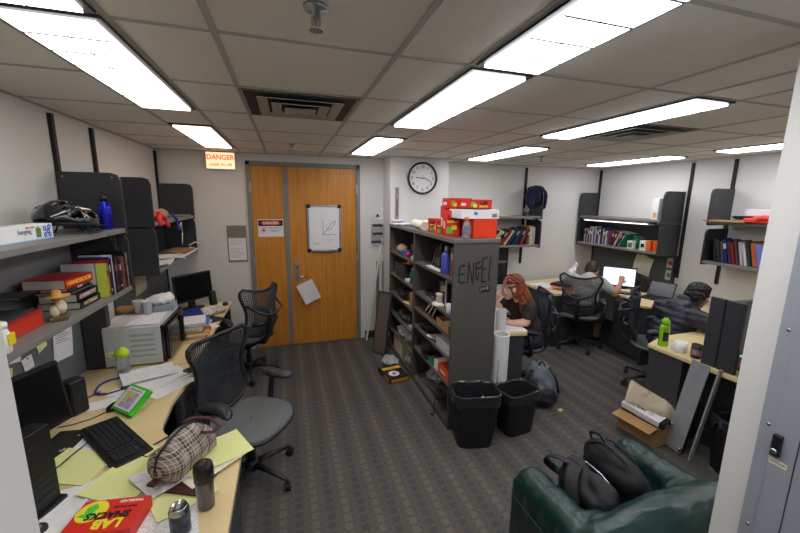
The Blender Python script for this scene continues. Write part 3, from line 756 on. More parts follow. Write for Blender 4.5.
# ---- pinned notes on the near tack board
def pin(label, y, z, w, h, rx, m, cat='note', name='pinned_note', extra=None, x=XL+.018):
    T = thing(name, label, cat, (x, y, z), 0, None, rot=(R(rx), 0, 0))
    G().grid(lambda u, v: (.001+.006*math.sin(v*3)*(1-v), (u-.5)*w, (v-1)*h), 6, 8).o('sheet', m, T, solid=.001)
    G().lathe([(.004,0),(.004,.004),(.002,.008)], 10, TR(.002, 0, -.008, ry=90)).o('pin', cm((200,60,50)), T)
    if extra: extra(T)
    return T
pin('yellow sticky note pinned above the monitor on the tack board', 2.46, 1.145, .085, .085, 12, m_yel)
pin('square yellow note pinned beside the white flyer', 2.53, 1.155, .001, .001, 0, m_yel)if 0 else None
pin('small white card pinned above the orange badge', 2.27, 1.15, .08, .07, -14, m_white)
pin('yellow slip half hidden at the corner of the black monitor', 2.19, 1.08, .09, .10, -20, m_yel)
def badge(T): G().box(.002, .004, -.035, .035, -.05, -.035).box(.002, .004, -.035, .035, -.085, -.072).o('band', cm((220,90,40)), T)
pin('orange and white identity badge hanging on the tack board', 2.34, 1.075, .08, .085, 4, m_white, cat='badge', name='identity_badge', extra=badge)
def flyer(T):
    G().box(.003, .005, -.055, .05, -.10, -.012).o('photo', cm((70,74,78)), T)
    G().box(.004, .006, -.02, .03, -.09, -.03).o('photo_figure', cm((190,180,90)), T)
    g = G()
    for k in range(7): g.box(.003, .005, -.075+.01*(k % 2), .07-.02*(k % 3), -.135-k*.014, -.131-k*.014)
    g.o('print_lines', m_frame, T)
pin('white printed flyer with a photo pinned on the near tack board', 2.70, 1.255, .20, .33, -8, m_white, cat='flyer', name='pinned_flyer', extra=flyer)
pin('yellowed newspaper cutting pinned over the rear left desk', 3.98, 1.21, .28, .19, 3, stripes('newsprint', (196,186,160), (120,112,96), .014, .5, axis='Z', xlim=40), cat='clipping', name='newspaper_clipping')
pin('small yellow sticky note on the rear left tack board', 4.28, 1.25, .06, .06, 6, m_yel)
pin('small light blue sticky note on the rear left tack board', 4.48, 1.27, .06, .07, -4, cm((60,130,180)))
# ---- near desk items (z=.74)
Z0 = .7405
monitor('large black monitor turned sideways under the near left shelf', -1.19, 1.88, Z0, .50, .31, 66, m_scr, tilt=-8, stand=.08)
T = thing('speaker', 'slim black desktop speaker standing behind the large black monitor', 'speaker', (-1.16, 2.30, Z0), 60)
G().box(-.045, .045, -.04, .04, 0, .20).o('cabinet', m_black, T, bevel=.012)
G().box(-.036, .036, -.043, -.038, .02, .18).o('grille', m_rub, T, bevel=.001)
# slanting black docking station / second screen at lower left
T = thing('desktop_computer', 'slim black desktop computer leaning upright at the edge of the white pillar', 'computer', (-.965, 1.52, Z0+.002), -18)
G().box(-.035, .035, -.10, .10, 0, .33).o('case', m_black, T, bevel=.004)
g = G()
for k in range(9): g.box(.034, .037, -.12, .12, .05+k*.03, .055+k*.03)
for k in range(9): G().box(.0345, .0365, -.085, .085, .03+k*.03, .036+k*.03).o('vent_slot', m_rub, T)
G().box(-.05, .05, -.11, .11, -.001, .012).o('foot', m_black, T)
T = thing('desk_webcam', 'small black round puck on the desk at the lower left pillar edge', 'device', (-.90, 1.44, Z0))
G().lathe([(.03,0),(.034,.006),(.034,.016),(.024,.022),(.001,.022)], 24).o('body', m_black, T, smooth=True)
G().lathe([(.018,.0215),(.018,.0235),(.012,.024),(.001,.024)], 20).o('ring', m_shelf, T)
tag(G().box(-.075, .075, -.11, .11, 0, .004).o('mouse_pad', m_rub, None, (-1.09, 2.0, Z0), (0,0,R(-8)), bevel=.001), 'black mouse pad with a small white mark by the keyboard', 'mouse pad')
text('logo_print', 'hp', .026, m_white, [o for o in bpy.data.objects if o.name == 'mouse_pad'][0], (.04, -.05, .0045), (0,0,R(60)))
# keyboard
T = thing('computer_keyboard', 'black computer keyboard lying slanted on the near left desk', 'keyboard', (-.845, 1.955, Z0), -52)
G().prism([(-.235,-.075),(-.21,-.09),(.21,-.09),(.235,-.075),(.225,.075),(-.225,.075)], 0, .016).o('case', m_black, T, bevel=.004)
m_key = mat('key_cap', (40,40,44), .5)
g = G()
for r_ in range(5):
    for k in range(15):
        if r_ == 0 and 4 <= k <= 8: continue
        g.box(-.21+k*.0198, -.21+k*.0198+.0165, -.066+r_*.021, -.066+r_*.021+.0175, .016, .0215)
g.box(-.21+4*.0198, -.21+9*.0198-.004, -.066, -.0485, .016, .0215)
for r_ in range(5):
    for k in range(4): g.box(.105+k*.0245, .105+k*.0245+.019, -.066+r_*.021, -.066+r_*.021+.0175, .016, .0215)
for k in range(18): g.box(-.21+k*.0225, -.21+k*.0225+.015, .046, .058, .016, .0205)
ko = g.o('keys', m_key, T); ko['kind'] = 'stuff'
tag(G().tube([(-.66,1.86,.75),(-.63,1.9,.745),(-.6,1.93,.745),(-.585,1.98,.75),(-.60,2.0,.74)], .0035, 6).tube([(-.70,1.80,.75),(-.66,1.78,.745),(-.63,1.82,.746),(-.6,1.86,.75)], .003, 6).o('keyboard_cable', m_rub), 'black keyboard cable looping behind the plaid pouch', 'cable')
# mouse + cable
T = thing('computer_mouse', 'glossy black computer mouse next to the green boxed card', 'mouse', (-.975, 2.30, Z0), -30)
G().grid(lambda u, v: (.03*math.cos(2*PI*u)*math.sin(PI*v/2*1.0), .055*math.sin(2*PI*u)*math.sin(PI*v/2), .034*math.cos(PI*v/2)**.6 if v < 1 else 0), 24, 10).o('shell', m_blackg, T, smooth=True)
G().box(-.004, .004, .018, .034, .028, .034).o('wheel', m_rub, T)
tag(G().tube([(-1.0,2.26,.744),(-1.06,2.2,.743),(-1.12,2.17,.743),(-1.18,2.16,.743)], .0025, 6).o('mouse_cable', m_rub), 'thin mouse cable running to the black monitor', 'cable')
tag(G().tube([(-.96,1.99,.75),(-.98,1.88,.76),(-1.0,1.80,.758),(-1.06,1.72,.757),(-1.1,1.68,.757)], .003, 6).o('laptop_cable', m_rub), 'black cable crossing the yellow pad towards the slim computer', 'cable')
# green box with coloured squares
T = thing('slanted_green_box', 'bright green box with a white card of pastel squares propped on the desk', 'box', (-.865, 2.27, Z0+.035), 0, None, rot=(R(38), R(0), R(-42)))
G().box(-.085, .085, -.075, .075, .01, .045).o('body', m_green, T, bevel=.003)
G().box(-.072, .072, -.062, .062, .045, .047).o('card', m_white, T)
for i in range(3):
    for j in range(3): G().box(-.045+i*.032, -.045+i*.032+.03, -.052+j*.03, -.052+j*.03+.028, .047, .0478).o('colour_square', cm([(232,150,170),(240,190,110),(170,190,235),(180,220,170),(200,160,220)][(i*2+j*3) % 5]), T)
G().box(-.04, .05, .045, .05, .047, .0478).o('print_line', m_frame, T)
# lime bottle
m_clear = mat('clear_plastic', (205,214,216), .12, var=0, trans=.75)
T = thing('sports_bottle', 'clear sports bottle with lime green flip lid in front of the microwave', 'bottle', (-1.08, 2.72, Z0))
G().lathe([(.034,0),(.038,.01),(.038,.13),(.034,.15)], 24).o('body', m_clear, T, smooth=True)
m_lime = mat('lime_plastic', (190,220,40), .35)
G().lathe([(.039,.145),(.04,.175),(.03,.19),(.014,.2),(.012,.208),(.001,.208)], 24).o('lid', m_lime, T, smooth=True)
G().tube([(-.035,-.01,.17),(-.06,-.015,.178),(-.085,-.02,.168),(-.08,-.02,.155),(-.055,-.015,.155)], .006, 8).o('carry_loop', m_lime, T, smooth=True)
# blue coil, pens, papers
tag(G().tube([(-1.10+.075*math.cos(a)*1.0, 2.58+.11*math.sin(a), Z0+.008+.003*math.sin(3*a)) for a in [2*PI*k/28-.5 for k in range(25)]], .0065, 8).o('looped_cable', m_blue, smooth=True), 'blue cord bent into a loop beside the lime lidded bottle', 'cord')
def pen(label, x, y, z, rz, m, L_=.14, tilt=0):
    T = thing('pen', label, 'pen', (x, y, z+.005), 0, None, rot=(0, R(tilt), R(rz)))
    G().cyl((-L_/2,0,0), (L_/2-.012,0,0), .0045, n=8).o('barrel', m, T, smooth=True); G().cyl((L_/2-.012,0,0), (L_/2,0,0), .0045, .001, 8).o('tip', m_steel, T); return T
pen('blue pen lying near the blue cord', -1.17, 2.47, Z0, 60, m_blue)
pen('second blue pen lying across the white slips', -1.03, 2.50, Z0+.004, 30, m_blue)
sheet('paper_slip', 'white slip of paper lying next to the computer mouse', 'paper', -1.05, 2.36, Z0, .16, .11, 20, m_white)
sheet('paper_slip', 'second white slip under the blue pen', 'paper', -1.0, 2.47, Z0+.0015, .15, .1, -15, m_white)
sheet('paper_stack', 'thick stack of white papers fanned below the microwave', 'papers', -.83, 2.58, Z0, .215, .30, -52, m_white, n=22, curl=.008)
sheet('paper', 'white page sliding off the fanned paper stack', 'paper', -.92, 2.66, Z0+.024, .215, .30, -64, m_print, n=1, curl=.01)
sheet('paper', 'loose bottom page sticking out below the fanned stack towards the chair', 'paper', -.77, 2.50, Z0+.0012, .2, .28, -40, m_white, n=1, curl=.003)
T = thing('staple_remover', 'small red gadget lying between the green box and the papers', 'gadget', (-.93, 2.43, Z0+.003), 30)
G().box(-.03, .03, -.012, .012, .0, .022).o('body', m_red, T, bevel=.006)
# yellow pads and pages near
sheet('legal_pad', 'yellow legal pad with handwriting left of the keyboard', 'notepad', -.945, 1.80, Z0, .20, .27, 68, m_lined, n=5)
sheet('yellow_paper', 'large yellow lined page in the middle of the near desk', 'paper', -.67, 1.68, Z0+.001, .24, .32, -28, m_lined, n=2, curl=.012)
sheet('paper', 'white sheet showing between the yellow pad and the mouse pad', 'paper', -.98, 1.93, Z0-.0001, .2, .24, 60, m_white)
sheet('paper', 'white crumpled page next to the red snack box', 'paper', -.83, 1.545, Z0, .2, .26, 20, m_white, curl=.02, n=1)
sheet('paper', 'printed page under the silver can', 'paper', -.51, 1.40, Z0, .26, .32, 14, m_print, curl=.006)
sheet('paper', 'white page left of the red snack box against the pillar', 'paper', -.80, 1.40, Z0+.0005, .18, .22, 35, m_white, curl=.02)
sheet('yellow_paper', 'yellow page sticking out under the tumbler', 'paper', -.47, 1.53, Z0+.003, .22, .26, 30, m_lined)
sheet('binder', 'thin dark maroon binder beneath the plaid pouch', 'binder', -.42, 1.62, Z0+.006, .2, .27, -24, cm((70,28,32)), n=9, curl=0)
sheet('yellow_paper', 'yellow page overhanging the right edge of the near desk', 'paper', -.36, 1.71, Z0+.018, .21, .27, -62, m_lined, curl=.006)
sheet('folder', 'cream folder fanned out under the plaid pouch at the desk edge', 'folder', -.38, 1.66, Z0+.0155, .2, .27, -48, m_paper2, curl=0)
sheet('paper', 'white card with black print under the left end of the plaid pouch', 'paper', -.56, 1.60, Z0+.0175, .15, .2, 40, m_print)
# plaid pouch
mp_ = mat('plaid_cloth', (150,138,128), .9, var=0); N, L, B = nodes(mp_)
tc = N.new('ShaderNodeTexCoord'); sp = N.new('ShaderNodeSeparateXYZ'); L.new(tc.outputs['Object'], sp.inputs[0])
def band(ax, per, duty, off=0): 
    a = mth(N, L, 'FRACT', mth(N, L, 'ADD', mth(N, L, 'DIVIDE', sp.outputs[ax], per), 50+off)); return mth(N, L, 'LESS_THAN', a, duty)
col = mix(N, L, mth(N, L, 'MULTIPLY', band('X', .05, .36), .8), lin((142,128,118))+(1,), lin((70,48,46))+(1,))
col = mix(N, L, mth(N, L, 'MULTIPLY', band('Z', .05, .36, .3), .7), col, lin((72,50,48))+(1,))
col = mix(N, L, mth(N, L, 'MULTIPLY', band('X', .0125, .2), .5), col, lin((224,216,202))+(1,))
col = mix(N, L, mth(N, L, 'MULTIPLY', band('Z', .0125, .2), .5), col, lin((224,216,202))+(1,))
L.new(col, B.inputs['Base Color'])
T = thing('plaid_pouch', 'brown plaid zippered pouch lying on papers at the near desk', 'bag', (-.475, 1.665, Z0+.03), 62)
T.scale = (1.12,1.2,1.2)
bo('body', [('e',(0,0,.05),(.125,.07,.062)),('e',(.075,0,.045),(.06,.068,.052)),('e',(-.08,0,.05),(.06,.07,.06)),('b',(0,0,.02),(.22,.11,.04)),('e',(0,0,.09),(.09,.045,.045))], mp_, T, voxel=.006, smooth=4)
m_mar = mat('maroon_trim', (66,34,36), .7)
G().tube([(-.14,0,.055),(-.12,.005,.098),(-.06,.0,.128),(0,0,.137),(.06,0,.128),(.11,0,.10),(.135,0,.055)], .006, 8, flat=.6).o('zipper', m_black, T, smooth=True)
G().tube([(.03,-.05,.105),(.05,-.085,.10),(.11,-.075,.085),(.12,-.02,.11),(.08,.02,.128),(.04,.035,.128)], .0095, 8, flat=.4).o('handle', m_mar, T, smooth=True)
G().box(-.165, -.13, -.014, .014, .02, .03).o('tab', m_mar, T, bevel=.003)
# tumbler, can
T = thing('travel_tumbler', 'grey steel tumbler with black lid standing at the near desk edge', 'tumbler', (-.345, 1.405, Z0))
G().lathe([(.028,0),(.030,.004),(.033,.12),(.034,.125)], 28).o('body', mat('dark_steel', (110,112,114), .3, .9, var=0), T, smooth=True)
G().lathe([(.0355,.12),(.036,.165),(.033,.185),(.028,.19),(.001,.186)], 28).o('lid', m_black, T, smooth=True)
G().box(-.012, .012, -.03, .005, .186, .2).o('spout', m_black, T, bevel=.004)
G().ball((.008,-.006,.2), .004).o('button', m_red, T)
T = thing('drink_can', 'silver and blue drink can at the bottom edge beside the tumbler', 'can', (-.405, 1.292, Z0))
G().lathe([(.024,0),(.031,.008),(.033,.015),(.033,.105),(.028,.118),(.0265,.122),(.0255,.118),(.001,.117)], 28).o('body', m_chrome, T, smooth=True)
mcn = mat('can_print', (60,70,100), .3, .5, var=.9, vscale=30)
G().lathe([(.0333,.02),(.0333,.1)], 28, cap=False).o('print', mcn, T, smooth=True)
G().box(-.006, .006, -.012, .01, .118, .12).o('pull_tab', m_steel, T)
# LAB SNACKS boxes --------------------------------------------------------
m_ly = cm((246,226,60)); m_lg = cm((90,200,60)); m_lblk = m_ink
def snack_box(label, x, y, z, w=.23, d=.155, h=.045, rz=0, rot=None, group='red lab snack boxes', face='top', big=True):
    """printed red carton; the printed side is local +z, lettering runs along x"""
    T = thing('snack_box', label, 'box', (x, y, z), rz, group, rot)
    G().box(-w/2, w/2, -d/2, d/2, 0, h).o('carton', m_red, T, bevel=.0015)
    G().lathe([(.001,0),(.33*d,0),(.33*d,.001),(.001,.001)], 28, TR(w*.27, -d*.14, h)).o('yellow_disc', m_ly, T)
    # plain green splash shape (no character)
    g = G(); g.prism([(w*.45,-d*.02),(w*.36,-d*.08),(w*.38,-d*.26),(w*.28,-d*.38),(w*.20,-d*.24),(w*.24,-d*.08),(w*.14,d*.03),(w*.24,d*.06),(w*.34,d*.04)], h+.001, h+.0016)
    g.o('green_splash', m_lg, T)
    text('lettering', 'LAB', d*.36, m_ly, T, (-w*.1, d*.27, h+.002), (0,0,0), bold=.0025)
    text('lettering', 'SNACKS', d*.26, m_lblk, T, (-w*.02, d*.02, h+.0022), (0,0,0), bold=.0015)
    text('brand_lettering', 'THORLABS', d*.11, m_white, T, (-w*.24, -d*.38, h+.001), (0,0,0), bold=.0006)
    text('small_lettering', 'Snack Supplies', d*.09, m_lblk, T, (-w*.2, -d*.2, h+.001), (0,0,0))
    G().box(-w/2*.8, w/2*.8, -d/2-.0008, -d/2+.001, h*.3, h*.7).o('side_label', m_white, T)
    text('side_lettering', 'THORLABS LAB SNACKS', h*.3, m_red, T, (0, -d/2-.0012, h*.5), (PI/2,0,0))
    return T
snack_box('red snack box lying upside down at the bottom edge of the near desk', -.665, 1.40, Z0+.004, rz=172, w=.225, d=.15, h=.05)
# ---- microwave on rear desk
T = thing('microwave', 'white microwave seen from its side with papers on top', 'microwave', (-1.24, 2.86, .755))
m_mw = mat('microwave_grey', (196,198,198), .5)
G().box(0, .35, 0, .49, 0, .275).o('housing', m_mw, T, bevel=.006)
G().box(.35, .375, 0, .49, 0, .275).o('front_frame', m_blackg, T, bevel=.004)
G().box(.375, .395, .015, .36, .015, .26).o('door', m_blackg, T, bevel=.004)
G().box(.395, .397, .05, .31, .05, .22).o('window', m_scr, T)
G().box(.395, .415, .33, .345, .03, .245).o('handle', m_black, T, bevel=.003)
G().box(.375, .378, .375, .48, .02, .26).o('keypad', m_panel, T)
g = G()
for k in range(5):
    for j in range(11): g.box(.17+j*.012, .178+j*.012, -.001, .001, .06+k*.038, .063+k*.038).box(.17+j*.012, .178+j*.012, -.001, .001, .068+k*.038, .071+k*.038)
g2 = G()
for k in range(5): g2.box(.16, .31, -.0012, .0, .058+k*.038, .073+k*.038)
g2.o('vent_slots', mat('vent_slot_grey',(160,162,162),.6), T)
for xx in (.03, .32):
    for yy in (.04, .45): G().cyl((xx, yy, -.015), (xx, yy, 0), .014).o('foot', m_rub, T)
MZ = 1.0312
sheet('newspaper', 'open newspaper lying on top of the microwave', 'newspaper', -1.08, 3.02, MZ, .33, .27, 4, m_print, n=4, curl=.008)
sheet('paper', 'white pinkish sheet on the newspaper on the microwave', 'paper', -1.17, 3.03, MZ+.005, .16, .24, -8, cm((228,216,216)), curl=.01)
def foamcup(label, x, y):
    T = thing('plastic_cup', label, 'cup', (x, y, MZ+.007), 0, 'clear plastic cups on the microwave')
    G().lathe([(.026,0),(.036,.1),(.037,.102),(.034,.1),(.025,.004),(.001,.004)], 20).o('wall', mat('frosted_plastic',(225,228,230),.3,var=0,trans=.45), T, smooth=True)
    G().tube([(.0365*math.cos(a),.0365*math.sin(a),.102) for a in [2*PI*k/24 for k in range(24)]], .002, 6, closed=True).o('rim', m_white, T); return T
foamcup('left of the two clear plastic cups on the microwave', -1.12, 3.19)
foamcup('right hand clear plastic cup on the microwave, nearer the white bag', -1.05, 3.16)
tag(bo('paper_bag', [('e',(0,0,.03),(.07,.055,.03)),('e',(-.04,.01,.03),(.05,.05,.025))], m_cart, None, .007, 3, (-1.20, 3.24, MZ+.002), disp=wrinkle(.006, 30)), 'crumpled brown paper bag on the microwave by the wall', 'bag')
T = carton('storage_box', 'light grey flat box at the rear of the microwave top', 'box', -1.0, 3.30, MZ, .2, .16, .05, 5, c=(150,160,172))
tag(bo('plastic_bag', [('e',(0,0,.03),(.10,.075,.04)),('e',(.03,.02,.04),(.06,.05,.04)),('e',(-.06,-.01,.025),(.05,.06,.03))], mat('white_bag_film',(228,228,230),.35), None, .007, 2, (-1.0, 3.30, MZ+.052), disp=wrinkle(.012, 34)), 'crumpled white plastic bag heaped on the grey box', 'bag')
# ---- rear desk items
T = monitor('black flat monitor tilted towards the aisle on the rear left desk', -1.06, 4.22, Z0, .44, .29, 62, m_scr, tilt=-4, stand=.10)
T.rotation_euler = (0, 0, R(50)); T.location.x += .09; T.location.y += .06
T = thing('speaker', 'small black speaker right of the tilted monitor', 'speaker', (-.82, 4.40, Z0), 40)
G().box(-.03, .03, -.035, .035, 0, .16, TR(rx=-12)).o('cabinet', m_black, T, bevel=.008); G().box(-.024, .024, -.037, -.034, .02, .14, TR(rx=-12)).o('grille', m_rub, T)
T = thing('computer_mouse', 'black mouse at the far corner of the rear left desk', 'mouse', (-.70, 4.38, Z0), 0)
G().grid(lambda u, v: (.03*math.cos(2*PI*u)*math.sin(PI*v/2), .05*math.sin(2*PI*u)*math.sin(PI*v/2), .03*math.cos(PI*v/2)**.6 if v < 1 else 0), 20, 8).o('shell', m_blackg, T, smooth=True)
G().box(-.004, .004, .018, .034, .024, .030).o('wheel', m_rub, T)
tag(bo('scarf', [('e',(0,0,.035),(.17,.10,.035)),('e',(.10,-.05,.04),(.08,.08,.04)),('c',(-.12,.06,.04),.035,(.12,-.02,.05),.035),('e',(.12,-.08,.03),(.06,.04,.03))], stripes('scarf_weave',(216,210,196),(120,112,104),.02,.3,axis='X',xlim=18), None, .009, 3, (-.83, 4.02, Z0), (0,0,R(55)), disp=wrinkle(.012, 22)), 'folded cream scarf with dark pattern on the rear left desk', 'scarf')
sheet('notebook', 'dark navy notebook lying under the cream scarf', 'notebook', -.76, 3.86, Z0, .16, .22, 50, cm((30,34,56)), n=8, curl=0)
sheet('paper', 'white note at the front edge of the rear left desk', 'paper', -.75, 3.66, Z0, .15, .2, 30, m_white)
pile = [(.03,(196,50,30),'orange-red book at the bottom of the rear desk pile'),(.022,(230,180,60),'yellow pamphlet above the orange-red book in the rear desk pile'),(.028,(200,40,34),'red book in the middle of the rear desk pile'),(.02,(224,224,226),'white booklet above the red book in the rear desk pile'),(.018,(60,110,190),'light blue book high in the rear desk pile'),(.022,(226,226,230),'white notebook topping the rear desk pile')]
z = Z0
for i, (t, c, l) in enumerate(pile):
    T = thing('book', l, 'book', (-.79+.012*math.sin(i*2.1), 3.44+.012*math.cos(i*3), z), 12*math.sin(i*1.7), 'books piled beside the microwave')
    G().box(-.085,.085,-.12,.12,0,.002).box(-.085,.085,-.12,.12,t-.002,t).box(.083,.085,-.12,.12,0,t).o('cover', cm(c), T); G().box(-.083,.082,-.118,.118,.002,t-.002).o('pages', m_pages, T); z += t+.0005
T = thing('book', 'dark blue thick book behind the pile, under the tilted monitor', 'book', (-.93, 3.80, Z0), 20)
G().box(-.11,.11,-.13,.13,0,.003).box(-.11,.11,-.13,.13,.097,.10).box(.107,.11,-.13,.13,0,.10).o('cover', m_blue, T); G().box(-.108,.106,-.127,.127,.003,.097).o('pages', cm((70,80,150)), T)
text('title', 'DATA', .05, m_white, T, (.1108, 0, .05), (PI/2,0,PI/2), bold=.001)
# ---- rear shelf contents
tag(bo('clothing_bundle', [('e',(0,0,.05),(.10,.18,.05)),('e',(.08,-.14,.04),(.05,.09,.06)),('e',(.06,.1,.05),(.06,.1,.05))], mat('grey_olive_cloth',(140,138,124),.9), None, .01, 3, (-1.17, 3.80, 1.721), disp=wrinkle(.016, 16)), 'bundled grey-olive garment on the upper rear left shelf', 'clothing')
tag(bo('red_cloth', [('e',(0,0,.04),(.06,.12,.05)),('c',(.05,-.06,.05),.03,(.07,-.12,-.02),.025),('c',(.05,.05,.03),.02,(.075,.09,-.05),.016)], cm((206,50,34)), None, .009, 3, (-1.09, 3.66, 1.725), disp=wrinkle(.014, 24)), 'red garment spilling over the upper rear left shelf edge', 'clothing')
tag(bo('blue_strap', [('c',(0,0,.03),.012,(.03,.03,-.02),.014),('c',(.03,.03,-.02),.014,(.028,.05,-.10),.016),('e',(.028,.05,-.1),(.02,.02,.03))], cm((40,50,130)), None, .007, 2, (-1.04, 3.98, 1.74)), 'dark blue strap hanging from the upper rear left shelf', 'strap')
sheet('paper', 'light papers at the far end of the upper rear left shelf', 'papers', -1.15, 4.50, 1.721, .24, .4, 3, m_shelf, n=14)
sheet('cardboard', 'brown envelope on top of the lower rear left shelf papers', 'envelope', -1.12, 4.45, 1.362, .25, .38, -6, m_cart, n=3)
sheet('paper_stack', 'white paper heap at the near end of the lower rear left shelf', 'papers', -1.14, 3.74, 1.331, .24, .36, 6, m_white, n=12, curl=.02)
sheet('paper_stack', 'white paper heap at the far end of the lower rear left shelf', 'papers', -1.12, 4.35, 1.331, .24, .5, -4, m_white, n=16, curl=.012)
sheet('paper', 'curled sheet between the heaps on the lower rear left shelf', 'paper', -1.1, 4.02, 1.345, .21, .28, 25, m_white, n=2, curl=.03)
tag(G().tube([(-1.05,4.55,1.40),(-1.0,4.6,1.43),(-.96,4.66,1.41),(-.98,4.7,1.36),(-1.03,4.66,1.33),(-.99,4.6,1.31),(-.96,4.58,1.35),(-1.04,4.52,1.385)], .006, 6).o('white_cable', m_white, smooth=True), 'white coiled cable at the end of the lower rear left shelf', 'cable')
tag(G().tube([(-1.06,4.28,1.60),(-1.045,4.24,1.64),(-1.04,4.28,1.67),(-1.05,4.32,1.64),(-1.05,4.33,1.56)], .005, 6).tube([(-1.05,4.33,1.56),(-1.06,4.33,1.44)], .005, 6).o('cable_hook', m_white, smooth=True), 'thin white bent hook above the rear left papers', 'hook')
# ---- chairs on the left
proto = build_chair('grey seated mesh office chair turned from the near left desk', 'mesh back office chairs')
proto.location = (-.30, 2.46, 0); proto.rotation_euler = (0, 0, R(-128))
ch2 = dup(proto, (-.46, 4.12, 0), 46, 'empty dark mesh office chair at the rear left desk by the doors')
# ================================================================ CENTRE: bookcase and its contents
BX0, BX1, BY0, BY1, BZ = 1.235, 1.635, 2.58, 4.47, 1.62
BM = 3.525
bc = thing('bookcase', 'tall grey double bookcase with hand-lettered end panel in the middle of the room', 'bookcase', (0,0,0))
G().box(BX0, BX1, BY0, BY0+.02, 0, BZ-.02).o('side_panel', m_case, bc, bevel=.002)
G().box(BX0, BX1, BM-.02, BM+.02, 0, BZ-.02).o('side_panel', m_case, bc)
G().box(BX0, BX1, BY1-.02, BY1, 0, BZ-.02).o('side_panel', m_case, bc)
G().box(BX1-.012, BX1, BY0+.02, BY1-.02, 0, BZ-.02).o('back_panel', m_case, bc)
G().box(BX0-.012, BX1+.008, BY0-.008, BY1, BZ-.02, BZ+.012).o('top_panel', mat('bookcase_top',(112,108,104),.5), bc, bevel=.003)
near = [.06, .40, .635, .83, 1.00, 1.31]; far_ = [.06, .29, .51, .77, 1.02, 1.30]
for z in near: G().box(BX0+.004, BX1-.012, BY0+.02, BM-.02, z-.022, z).o('shelf', mat('bookcase_shelf',(98,92,86),.5), bc)
for z in far_: G().box(BX0+.004, BX1-.012, BM+.02, BY1-.02, z-.022, z).o('shelf', mat('bookcase_shelf',(98,92,86)), bc)
G().box(BX0+.002, BX0+.02, BY0+.02, BM-.02, 0, .038).box(BX0+.002, BX0+.02, BM+.02, BY1-.02, 0, .038).o('kick_board', m_case, bc)
# the painted letters on the end panel
g = G(); Mx = TR(.20, BY0-.0005, -.135) @ Matrix.Diagonal((.86,1,1.1,1))
W_ = .0115
g.stroke([(1.325,1.415),(1.285,1.418),(1.262,1.40),(1.262,1.30),(1.285,1.29),(1.325,1.292)], W_, Mx).stroke([(1.262,1.352),(1.31,1.356)], W_, Mx)
g.stroke([(1.352,1.29),(1.355,1.435),(1.405,1.28),(1.408,1.43)], W_, Mx)
g.stroke([(1.472,1.44),(1.435,1.425),(1.432,1.33),(1.455,1.305),(1.462,1.36)], W_, Mx).stroke([(1.435,1.385),(1.49,1.40)], W_, Mx)
g.stroke([(1.545,1.47),(1.498,1.462),(1.500,1.285),(1.54,1.292)], W_, Mx).stroke([(1.50,1.38),(1.535,1.385)], W_, Mx)
g.stroke([(1.582,1.468),(1.572,1.30),(1.588,1.30)], W_, Mx)
g.o('painted_letters', m_ink, bc)
stc = G().box(1.475+.0, 1.57, BY0-.0015, BY0, 1.195, 1.245).o('sticker', m_ink, bc)
G().box(1.482, 1.492, BY0-.0025, BY0-.001, 1.205, 1.235).box(1.50, 1.52, BY0-.0025, BY0-.001, 1.215, 1.235).o('sticker_print', m_shelf, stc)
G().box(1.53, 1.555, BY0-.0025, BY0-.001, 1.218, 1.24).o('sticker_print', cm((210,110,60)), stc)
def bx(name, label, y0, y1, z, h, c, x0=BX0+.02, d=.25, cat='box', rz=0, group=None, panels=None, bevel=.0015, lid=None):
    T = thing(name, label, cat, (x0+d/2, (y0+y1)/2, z+.0005), rz, group)
    G().box(-d/2, d/2, -(y1-y0)/2, (y1-y0)/2, 0, h).o('body', cm(c), T, bevel=bevel)
    if panels: G().box(-d/2-.001, -d/2+.001, -(y1-y0)*.4, (y1-y0)*.4, h*.2, h*.75).o('label_panel', cm(panels), T)
    if lid: G().box(-d/2-.002, d/2+.002, -(y1-y0)/2-.002, (y1-y0)/2+.002, h*.85, h+.001).o('lid', cm(lid), T)
    return T
def coil(name, label, x, y, z, r, c, n=4, rr=.006, cat='cable', seed=0):
    q = random.Random(seed); pts = []
    for k in range(n*14):
        a = 2*PI*k/14; s = r*(1+.25*math.sin(a*.37+seed))
        pts.append((s*math.cos(a)*(.8+.2*math.sin(k*.3)), s*1.35*math.sin(a), rr+ (k/(n*14))*rr*n*1.1+q.uniform(0, rr)))
    return tag(G().tube(pts, rr, 6).o(name, cm(c), None, (x, y, z), smooth=True), label, cat)
def lump(name, label, cat, x, y, z, r, c, seed=1, amp=.018, fr=18, m=None, vox=.010):
    it = [('e',(0,0,r[2]*.9),r), ('e',(r[0]*.3,-r[1]*.4,r[2]*.7),(r[0]*.7,r[1]*.5,r[2]*.7)), ('e',(-r[0]*.2,r[1]*.45,r[2]*.8),(r[0]*.7,r[1]*.45,r[2]*.8))]
    o = bo(name, it, m or cm(c), None, vox, 2, (x, y, z), disp=lambda p: amp*mn.noise(p*fr+Vector((seed,0,0))))
    return tag(o, label, cat)
